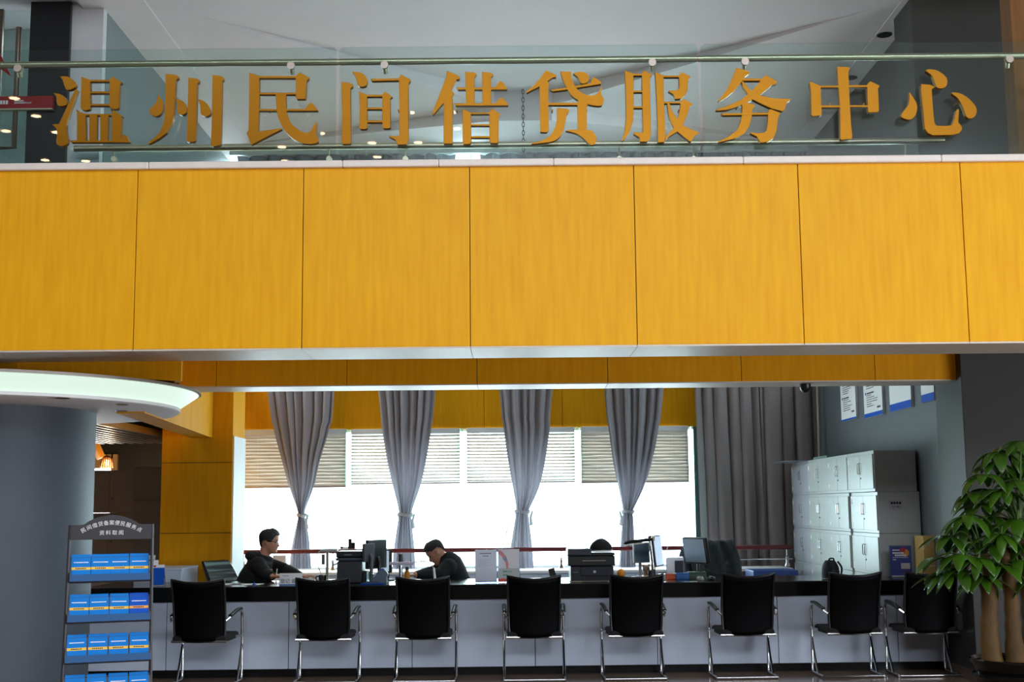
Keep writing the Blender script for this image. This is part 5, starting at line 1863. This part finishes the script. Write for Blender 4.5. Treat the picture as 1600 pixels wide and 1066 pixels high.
t = item('tape_dispenser', 'grey blue curved tape dispenser with a blue top next to the pale monitor', 'tape dispenser', 594, .30)
poly = [(-.065, 0), (.065, 0), (.065, .06)] + [(.02 + .055 * cos(a), .075 + .05 * sin(a)) for a in [radians(v) for v in range(0, 181, 20)]] + [(-.065, .05)]
MB().prism(poly, -.03, .03).build('body', mat('slate plastic', (92, 104, 124), .4), t, smooth=False, bevel=.004)
MB().tube([(.02, -.02, .112), (.02, .02, .112)], .022, 20).build('tape_roll', BLUED, t)
t = item('pen_box', 'clear acrylic pen box with a green pen in front of the black monitor', 'pen box', 579, .25)
MB().box(-.03, .03, -.03, .03, 0, .09).build('box', ACRYL, t, smooth=False)
q = MB()
q.tube([(.0, 0, .004), (.012, .01, .11)], .004, 8)
q.tube([(-.01, .01, .004), (-.015, .0, .115)], .004, 8)
q.build('pens', mat('green plastic', (70, 130, 60), .4), t)
t = item('file_tray', 'black upright file tray squeezed against the copier', 'file tray', 570, .30)
MB().box(-.022, .018, 0, .2, 0, .115).build('tray', BLACKPL, t, smooth=False, bevel=.003)
p = con(582, .10)
o = MB().tube([(-.11, 0, .006), (.11, .01, .006)], .006, 8).build('pen', BLUED, loc=p)
o.rotation_euler = (0, 0, crz)
tag(o, 'long blue pen lying on the counter in front of the copier', 'pen')

# chrome stand, white gooseneck lamp, amber bottle
yy = con(626, .50).y
t = item('camera_stand', 'chrome upright stand with a black cap near the amber bottle', 'stand', 626, .50)
h = zt(626, 866, yy) - CT_TOP
MB().tube([(0, 0, .01), (0, 0, h * .62)], .017, 14).build('pole', CHROME, t)
MB().tube([(0, 0, h * .62), (0, 0, h)], [.022, .02], 14).build('cap', BLACKPL, t)
MB().lathe([(.06, 0), (.06, .01), (0, .012)], n=24).build('base', CHROME, t)
yy = con(679, .30).y
t = item('gooseneck_lamp', 'white gooseneck desk lamp bending in front of the bowed man', 'lamp', 680, .30)
zz = [zt(px, py, yy) - CT_TOP for px, py in ((677, 888), (670, 879.5), (660, 877.5), (645, 879.5))]
MB().tube([(0, 0, .0), (-.014, 0, zz[0])], [.013, .010], 10).build('stem', WHITEPL, t)
MB().tube(spline([(-.014, 0, zz[0]), (-.055, 0, zz[1]), (-.12, 0, zz[2]), (-.21, 0, zz[3])], 6), .005, 8).build('neck', mat('pale grey plastic', (190, 190, 194), .35), t)
MB().box(-.43, -.20, -.025, .025, zz[3] - .02, zz[3] + .008).build('lamp_head', mat('lilac grey plastic', (196, 188, 204), .35), t, bevel=.008)
MB().lathe([(.05, 0), (.05, .008), (.02, .014), (0, .014)], n=24).build('base', WHITEPL, t)
t = item('bottle', 'amber bottle with a black cap near the hands of the bowed man', 'bottle', 636, .62)
hb = zt(636, 886, con(636, .62).y) - CT_TOP
MB().lathe([(0, 0), (.026, 0), (.028, .006), (.028, hb * .55), (.022, hb * .68), (.014, hb * .74), (.014, hb * .8)], n=24).build('bottle_body', mat('amber glass', (206, 128, 14), .15, emit=0), t)
MB().lathe([(.016, hb * .78), (.016, hb), (0, hb)], n=16).build('cap', BLACKPL, t)


# acrylic desk stands with sheets
def desk_stand(name, label, px, d, w, h, rz):
    t = item(name, label, 'desk stand', px, d, rz, 'sheet stands on the counter')
    q = MB()
    q.box(-w / 2 - .006, w / 2 + .006, .006, .010, .0, h + .008)
    q.box(-w / 2 - .006, w / 2 + .006, -.03, .07, .0, .004)
    q.build('acrylic', ACRYL, t, smooth=False)
    return t


t = desk_stand('desk_stand', 'acrylic desk stand holding a plain white printed sheet', 759.5, .16, .20, .295, 0)
s_ = MB().box(-.10, .10, .0025, .0055, .015, .300).build('sheet', mat('cool white paper', (226, 230, 246), .7), t, smooth=False)
MB().box(-.10, .10, .0018, .0025, .006, .015).build('dark_foot', mat('slate', (96, 100, 126), .5), t, smooth=False)
q = MB()
dashes(q, -.055, .052, .268, .008, .0022, 9, fill=.7)
dashes(q, -.028, .026, .245, .007, .0022, 5, fill=.75)
q.build('heading', INK, s_, smooth=False)
q = MB()
rnd = random.Random(8)
for k in range(8):
    dashes(q, -.07, -.07 + rnd.uniform(.06, .13), .215 - .0085 * k * 1.1, .002, .0022, 10, fill=.85)
q.build('body_print', mat('pale blue ink', (168, 180, 206), .7), s_, smooth=False)
t = desk_stand('desk_stand', 'acrylic desk stand holding a pink and white leaflet with green words', 795, .20, .205, .305, 0)
s_ = MB().box(-.1, .1, .0025, .0055, .006, .305).build('sheet', mat('pale leaflet', (232, 230, 236), .7), t, smooth=False)
MB().box(-.1, .1, .002, .0025, .03, .13).build('grey_field', mat('leaflet grey', (196, 200, 200), .7), s_, smooth=False)
q = MB()
ed = [(-.1, .006), (.1, .006), (.1, .045), (.09, .03), (.08, .048), (.07, .03), (.04, .034), (.03, .02), (0, .018), (-.02, .03), (-.05, .04), (-.07, .034), (-.1, .03)]
q.prism(ed, .0014, .002)
q.build('red_city', mat('leaflet red', (232, 92, 84), .7), s_, smooth=False)
q = MB()
q.prism([(-.1, .295), (-.07, .295), (-.02, .235), (.0, .17), (-.006, .125), (-.02, .125), (-.03, .18), (-.06, .235), (-.1, .27)], .0014, .002)
q.build('swirl', mat('leaflet pink', (220, 150, 160), .7), s_, smooth=False)
MB().prism([(-.058, .225), (-.025, .235), (-.012, .20), (-.035, .19)], .0008, .0013).build('swirl_blue', mat('leaflet slate', (140, 160, 180), .7), s_, smooth=False)
q = MB()
dashes(q, -.055, -.012, .10, .013, .0015, 4, fill=.85)
dashes(q, -.005, .03, .10, .008, .0015, 4, fill=.8)
dashes(q, -.055, -.008, .068, .013, .0015, 5, fill=.9)
q.build('green_print', mat('leaflet green', (96, 168, 136), .7), s_, smooth=False)
t = item('card_holder', 'small slanted black card holder in front of the window cabinets', 'holder', 866, .45)
MB().box(-.03, .03, 0, .012, 0, .115, Matrix.Rotation(-.25, 4, 'Y')).build('plate', BLACKPL, t, smooth=False, bevel=.003)
MB().box(-.04, .045, -.03, .05, 0, .012).build('foot', BLACKPL, t, smooth=False)

# black laser printer
dp = .12
t = item('laser_printer', 'black multifunction laser printer carrying a dark cap', 'printer', 924.5, dp)
yb = con(924, dp).y
H_ = lambda py: zt(924, py, yb) - CT_TOP
W_ = lambda px: (px - 924.5) * S
pd = mat('printer black', (28, 31, 38), .35)
MB().box(W_(893), W_(958), .0, .30, 0, H_(885)).build('body', pd, t, bevel=.008)
MB().box(W_(889), W_(960.5), -.012, .31, H_(884.6), H_(869)).build('scanner', BLACKPL, t, bevel=.008)
MB().box(W_(889), W_(925), -.008, .30, H_(868.6), H_(858)).build('feeder', mat('printer slate', (44, 50, 60), .35), t, bevel=.01)
MB().box(W_(925.5), W_(960.5), -.006, .30, H_(868.6), H_(864.5)).build('lid', BLACKPL, t, bevel=.004)
dr_ = MB().box(W_(908), W_(950.5), -.010, -.0005, H_(900.5), H_(886)).build('front_door', mat('printer door', (36, 41, 52), .3), t, bevel=.005)
q = MB()
cxl, czl = W_(929), H_(893.7)
poly = [(cxl + .0125 * cos(a) ** 1, czl + .0125 * sin(a)) for a in [2 * pi * k / 24 for k in range(24)]]
poly = [(cxl + max(-.0115, min(.0115, (x - cxl) * 1.25)), czl + max(-.010, min(.010, (z - czl) * 1.1))) for x, z in poly]
q.prism(poly, -.0112, -.0101)
lg = q.build('logo_badge', PAPER, dr_, smooth=False)
q = MB()
text_into(q, 'hp', .017, Matrix.Translation((cxl, -.0116, czl + .001)) @ Matrix.Shear('XZ', 4, (0, 0)) @ FACE)
q.build('logo_letters', pd, lg, smooth=False)
MB().box(W_(908), W_(950.5), -.004, -.0002, H_(908), H_(901)).build('paper_slot', BLACKPL, t, smooth=False)
MB().box(W_(910), W_(948), -.03, .0, H_(910.5), H_(908.5)).build('output_tray', DARKPL, t, smooth=False, bevel=.002)
q = MB()
dashes(q, W_(897), W_(904.5), H_(894.3), .006, -.0002, 6)
q.build('model_print', GREYPL, t, smooth=False)
MB().lathe([(.010, 0), (.010, .002)], (0, 0, 0), 16, Matrix.Translation((W_(900.3), 0, H_(901.5))) @ Matrix.Rotation(pi / 2, 4, 'X')).build('button', BLACKPL, t)
MB().box(W_(911), W_(946), -.013, -.012, H_(876.8), H_(876)).build('silver_line', STEEL, t, smooth=False)
MB().box(W_(889) + .01, W_(958), -.008, -.0005, .004, .010).build('base_edge', STEEL, t, smooth=False)
pc = t.location + Vector((W_(941), .15, H_(864.5) + .008))
t2 = thing('flat_cap', 'dark cap with white edging lying on the black laser printer', 'cap', pc)
q = MB()
rings = []
for r, z in ((.10, .012), (.108, .03), (.10, .055), (.078, .085), (.045, .108), (.01, .117)):
    rings.append([Vector((r * cos(2 * pi * k / 28) * 1.0, r * .8 * sin(2 * pi * k / 28), z + .006 * sin(4 * pi * k / 28))) for k in range(28)])
q.loft(rings)
q.build('crown', BLACKF, t2)
q = MB()
q.lathe([(.101, 0), (.104, .004), (.104, .012), (.09, .014)], n=28)
q.build('white_edge', PAPER, t2)
pc = t.location + Vector((W_(919), .12, H_(858) + .001))
t2 = thing('wire_coil', 'loop of white and black cable standing on the black laser printer feeder', 'cable', pc)
q, q2 = MB(), MB()
for k, (rx_, tw) in enumerate(((.028, 0), (.034, .5), (.03, -.5))):
    pts = [Vector((rx_ * cos(a_) * cos(tw), rx_ * cos(a_) * sin(tw), .052 + .05 * sin(a_))) for a_ in [2 * pi * j / 28 for j in range(29)]]
    (q2 if k == 0 else q).tube(pts, .0035, 6, False)
q.build('white_loop', WHITEPL, t2)
q2.build('black_loop', BLACKPL, t2)

# fruit, tray, small lamp and cup
t = item('orange', 'round orange beside the black laser printer', 'orange', 970.5, .42)
MB().ball((0, 0, .055), (.042, .042, .038), 24, 16).build('fruit', mat('orange peel', (240, 150, 40), .45, bump=.2, bscale=200), t)
MB().tube([(0, 0, .088), (.002, 0, .10)], .004, 6).build('stem', mat('green stalk', (84, 110, 50), .5), t)
o = item('tray', 'flat black tray under the orange', 'tray', 985, .40)
MB().box(-.15, .12, -.08, .10, 0, .008).build('base', BLACKPL, o, smooth=False)
MB().box(-.15, .12, -.08, -.072, .0085, .022).build('rim', BLACKPL, o, smooth=False)
bpy.data.objects[t.name].location.z += .008
yy = con(1020, .36).y
t = item('desk_lamp', 'black headed desk lamp on a slim chrome pole beside the dark monitor', 'lamp', 1021, .36)
hz_ = zt(1018, 842, yy) - CT_TOP
hz2 = zt(980, 849, yy) - CT_TOP
MB().tube([(.012, 0, .01), (-.02, 0, hz_ - .01)], .009, 12).build('pole', CHROME, t)
q = MB()
q.tube(spline([(.0, 0, hz_ - .005), (-.10, 0, hz_ - .018), (-.21, 0, hz2 + .012), (-.275, 0, hz2 - .005)], 5), [.016] + [.02] * 13 + [.018, .012], 12, flat=(1.6, .8))
q.build('lamp_head', BLACKPL, t)
q = MB()
q.box(-.265, -.08, -.02, .02, -.007, .0, Matrix.Translation((0, 0, hz_ - .03)) @ Matrix.Rotation(-.10, 4, 'Y'))
q.build('light_strip', mat('opal strip', (240, 232, 210), .4), t, smooth=False)
MB().box(-.01, .02, -.02, .02, hz_ - .02, hz_ + .02).build('joint', STEEL, t, bevel=.005)
MB().lathe([(.055, 0), (.055, .012), (0, .014)], (.012, 0, 0), 24).build('base', BLACKPL, t)
t = item('pencil_cup', 'dark mesh pencil cup full of pens in front of the small desk lamp', 'pencil cup', 1018, .26)
MB().lathe([(.034, 0), (.036, .09), (.033, .09), (.031, .004), (0, .004)], n=24).build('cup', DARKPL, t)
q = MB()
rnd = random.Random(21)
for k in range(7):
    a_ = rnd.uniform(0, 6.28)
    q.tube([(.012 * cos(a_), .012 * sin(a_), .006), (.036 * cos(a_), .036 * sin(a_), rnd.uniform(.12, .16))], .004, 6)
q.build('pens', mat('brown pens', (110, 92, 78), .4), t)
t = item('plush_toy', 'little tan and brown plush ornament clipped beside the chrome lamp pole', 'ornament', 1010, .34)
q = MB()
q.ball((.0, 0, .105), (.035, .03, .035))
q.ball((.01, 0, .05), (.035, .03, .05))
q.ball((.028, 0, .14), (.014, .01, .014))
q.ball((-.026, 0, .135), (.014, .01, .014))
fuse(q, .005, 'toy_body', mat('tan plush', (150, 128, 106), .9, var=.4, vscale=40), t)
t = item('sticky_notes', 'small block of tan note paper in front of the pencil cup', 'note block', 1009, .18)
MB().box(-.022, .022, -.02, .02, 0, .05).build('block', mat('tan paper', (216, 184, 140), .7), t, smooth=False)

monitor('monitor', 'silver framed monitor with a grey blue screen behind the small desk lamp', 1004, .78, .17, .20, zt(1004, 864, con(1004, .78).y) - CT_TOP, .30, -.08, mat('blue grey screen', (120, 146, 166), .2), mat('silver monitor', (170, 172, 178), .3))
monitor('monitor', 'white edged dark monitor seen almost from the side behind the chrome lamp pole', 1030, .62, .34, .30, zt(1029, 861, con(1030, .62).y) - CT_TOP, 1.22, -.10, SCRW, DARKPL, thick=.05)
monitor('monitor', 'dark monitor with a clear cover beside the long closed curtain', 1086, .60, .30, .25, zt(1083, 861, con(1083, .60).y) - CT_TOP, -.95, .16, mat('pale reflective screen', (150, 164, 178), .15), BLACKPL, thick=.05)
yy = con(1058, .75).y
t = item('desktop_printer', 'white desktop printer with a dark front between the monitors', 'printer', 1055, .68, -.15)
hp_ = zt(1057, 871, yy) - CT_TOP
MB().box(-.085, .085, 0, .2, 0, hp_).build('body', WHITEPL, t, bevel=.01)
MB().box(.0, .083, -.01, -.0005, .012, hp_ - .03).build('front', DARKPL, t, smooth=False, bevel=.003)
MB().tube(spline([(-.06, .05, hp_ * .3), (-.09, .05, hp_ * 1.0), (-.04, .05, hp_ * 1.75), (.06, .05, hp_ * 2.1)], 6), .003, 6).build('cable', WHITEPL, t)
for nm, lab, cat, px, d, dim, m in (('card_box', 'bright orange and red box on the counter before the white edged monitor', 'box', 1049, .42, (.10, .07, .05), mat('orange red card', (226, 92, 34), .5)),
                                   ('tissue_pack', 'clear plastic pack beside the orange and red box', 'pack', 1036, .44, (.075, .07, .05), mat('milky plastic', (216, 204, 204), .3)),
                                   ('blue_box', 'blue box on the counter below the dark monitor', 'box', 1067, .40, (.125, .09, .06), mat('box blue', (40, 96, 170), .4)),
                                   ('green_box', 'dark green box on the counter under the dark monitor', 'box', 1090, .46, (.17, .10, .065), mat('box green', (48, 74, 56), .5))):
    t = item(nm, lab, cat, px, d, (.12 if nm == 'blue_box' else 0))
    w, dd, h = dim
    MB().box(-w / 2, w / 2, 0, dd, 0, h * .78).build('box_body', m, t, smooth=False, bevel=.003)
    MB().box(-w / 2 - .001, w / 2 + .001, -.001, dd + .001, h * .785, h).build('lid', m, t, smooth=False, bevel=.003)
for i, (px, d, m, lab) in enumerate(((1094, .22, mat('grey mouse', (150, 146, 140), .3), 'grey computer mouse on the counter in front of the green box'), (1112, .24, BLACKPL, 'black computer mouse on the counter near the draped jacket'))):
    t = item('computer_mouse', lab, 'mouse', px, d, .3)
    rings = [[Vector((.032 * s_ * cos(2 * pi * k / 20), .05 * s_ * sin(2 * pi * k / 20), z)) for k in range(20)] for s_, z in ((.9, 0), (1, .008), (.95, .02), (.7, .032), (.3, .037))]
    MB().loft(rings).build('shell', m, t)
    MB().box(-.001, .001, .01, .045, .03, .0375).build('wheel', DARKPL, t, smooth=False)

# chair with a draped jacket behind the counter
c = at(1150, 905, Y=13.35)
zb_ = zt(1150, 853, 13.4)
oc = office_chair('office_chair', 'dark office chair under a draped jacket in front of the closed curtain', (c.x, 13.75, 0), pi + .3, zb_ - .02)
jk = thing('jacket', 'dark jacket with pale lining draped over the chair in front of the closed curtain', 'jacket', (c.x, 13.75, 0), pi + .3)
q = MB()
rings = []
rnd = random.Random(2)
for i in range(22):
    v = i / 21
    ang = None
    row = []
    for k in range(25):
        u = -1 + 2 * k / 24
        if v < .42:
            y = -.44 + .02 * sin(u * 9 + v * 7)
            y -= .035
            z = .52 + (zb_ + .015 - .52) * (v / .42)
            y += .20 * (1 - v / .42) ** 1.4
        elif v < .58:
            a_ = (v - .42) / .16 * pi
            y = -.42 - .055 * cos(a_)
            z = zb_ + .012 + .02 * sin(a_)
        else:
            t_ = (v - .58) / .42
            y = -.355 + .02 * sin(u * 8 + 2) + .10 * t_
            z = zb_ + .012 - t_ * .36
        w = .262 + .025 * sin(v * 9) + (.02 if v < .3 else 0)
        row.append(Vector((u * w, y + .012 * sin(u * 13 + v * 5), z + .006 * sin(u * 11))))
    rings.append(row)
q.loft(rings, False, False)
q.build('jacket_cloth', mat('dark olive cloth', (30, 36, 38), .85, var=.3, vscale=12), jk, solid=.014)
q = MB()
q.tube(spline([(.27, -.47, zb_ - .02), (.31, -.47, zb_ - .16), (.29, -.45, zb_ - .34)], 6), [.04, .045, .05, .052, .055, .058, .058, .058, .058, .055, .05, .045, .04], 12, flat=(1, .6))
q.build('sleeve', mat('grey blue lining', (86, 92, 112), .8, var=.4, vscale=10), jk)
MB().box(-.035, .035, -.4915, -.4895, zb_ - .035, zb_ - .012).build('label_tag', PAPER, jk, smooth=False)
p0, p1 = at(1178, 892, Y=15.0), at(1246, 892, Y=15.0)
t = thing('storage_chest', 'low storage chest with a deep blue lid in front of the closed curtain', 'chest', ((p0.x + p1.x) / 2, 15.0, 0))
w = (p1.x - p0.x) / 2
MB().box(-w, w, 0, .5, 0, p0.z - .10).build('body', mat('dark chest', (44, 46, 56), .6), t, smooth=False, bevel=.004)
MB().box(-w - .01, w + .01, -.01, .51, p0.z - .10, p0.z).build('lid', mat('deep blue plastic', (34, 62, 130), .4), t, smooth=False, bevel=.01)

# backpack
yy = con(1300, .30).y
t = item('backpack', 'small black backpack standing on the counter in front of the lockers', 'backpack', 1300, .30, .4)
hb = zt(1300, 875, yy) - CT_TOP
q = MB()
rings = []
for i in range(13):
    v = i / 12
    w = .085 * (1 - .45 * max(0, v - .45) ** 2 / .3)
    dd = .055 * (1 - .5 * v ** 3)
    rings.append([Vector((w * (abs(cos(a_)) ** .7) * (1 if cos(a_) > 0 else -1), .02 + dd * (abs(sin(a_)) ** .7) * (1 if sin(a_) > 0 else -1), hb * (.02 + .95 * v))) for a_ in [2 * pi * k / 28 for k in range(28)]])
q.loft(rings)
q.build('bag_body', mat('black nylon', (30, 32, 36), .6, bump=.2, bscale=300), t)
MB().tube(spline([(-.03, .0, hb * .94), (-.02, -.005, hb * 1.06), (.02, -.005, hb * 1.06), (.03, 0, hb * .94)], 5), .008, 8).build('handle', BLACKF, t)
q = MB()
for s in (-1, 1):
    q.tube(spline([(s * .05, -.03, hb * .9), (s * .065, -.065, hb * .6), (s * .07, -.05, hb * .25), (s * .06, -.03, hb * .06)], 5), .012, 8, flat=(1.4, .5))
q.build('strap', BLACKF, t)
MB().box(-.055, .055, -.055, -.03, hb * .1, hb * .45).build('front_pocket', mat('black nylon', (30, 32, 36), .6), t, bevel=.012, seg=3)

# blue poster in an acrylic stand
t = desk_stand('desk_stand', 'acrylic desk stand holding a dark blue poster in front of the lockers', 1409, .42, .205, .29, -.06)
s_ = MB().box(-.1, .1, .0025, .0055, .012, .29).build('sheet', mat('poster blue', (58, 66, 140), .6, var=.25, vscale=6), t, smooth=False)
q = MB().lathe([(.036, 0), (.036, .0006)], (0, 0, 0), 24, Matrix.Translation((.045, .0024, .225)) @ Matrix.Rotation(pi / 2, 4, 'X'))
q.build('orange_disc', mat('poster orange', (220, 150, 70), .6), s_)
q = MB().lathe([(.026, 0), (.026, .0006)], (0, 0, 0), 24, Matrix.Translation((.02, .0016, .252)) @ Matrix.Rotation(pi / 2, 4, 'X'))
q.build('red_disc', mat('poster red', (190, 50, 60), .6), s_)
MB().box(.0, .085, .0018, .0024, .075, .13).build('pale_card', mat('poster card', (208, 200, 200), .7), s_, smooth=False)
q = MB()
dashes(q, -.075, -.005, .252, .012, .0012, 4, fill=.8)
dashes(q, -.075, .03, .225, .016, .0012, 6, fill=.85)
dashes(q, -.055, .055, .203, .016, .0012, 6, fill=.85)
dashes(q, -.075, .07, .183, .005, .0012, 16, fill=.8)
dashes(q, -.075, -.04, .163, .008, .0012, 3, fill=.8)
q.build('lettering', PAPER, s_, smooth=False)
MB().box(-.085, .085, -.012, .002, .0045, .012).build('white_foot', PAPER, t, smooth=False)
# cardboard box
yy = con(1462, .30).y
t = item('cardboard_box', 'tan cardboard box at the wall end of the counter behind the plant leaves', 'box', 1462, .30, .0)
hb = zt(1450, 838, yy) - CT_TOP
CARD = mat('tan cardboard', (206, 168, 96), .7, var=.06)
MB().box(-.10, .075, 0, .25, 0, hb).build('carton', CARD, t, smooth=False, bevel=.003)
MB().box(-.1005, .0755, -.0012, -.0002, hb * .26, hb * .30).build('tape', mat('tan tape', (226, 200, 140), .3), t, smooth=False)
q = MB()
dashes(q, -.04, .03, hb * .45, .012, -.0003, 6, fill=.75)
q.build('print', INK, t, smooth=False)
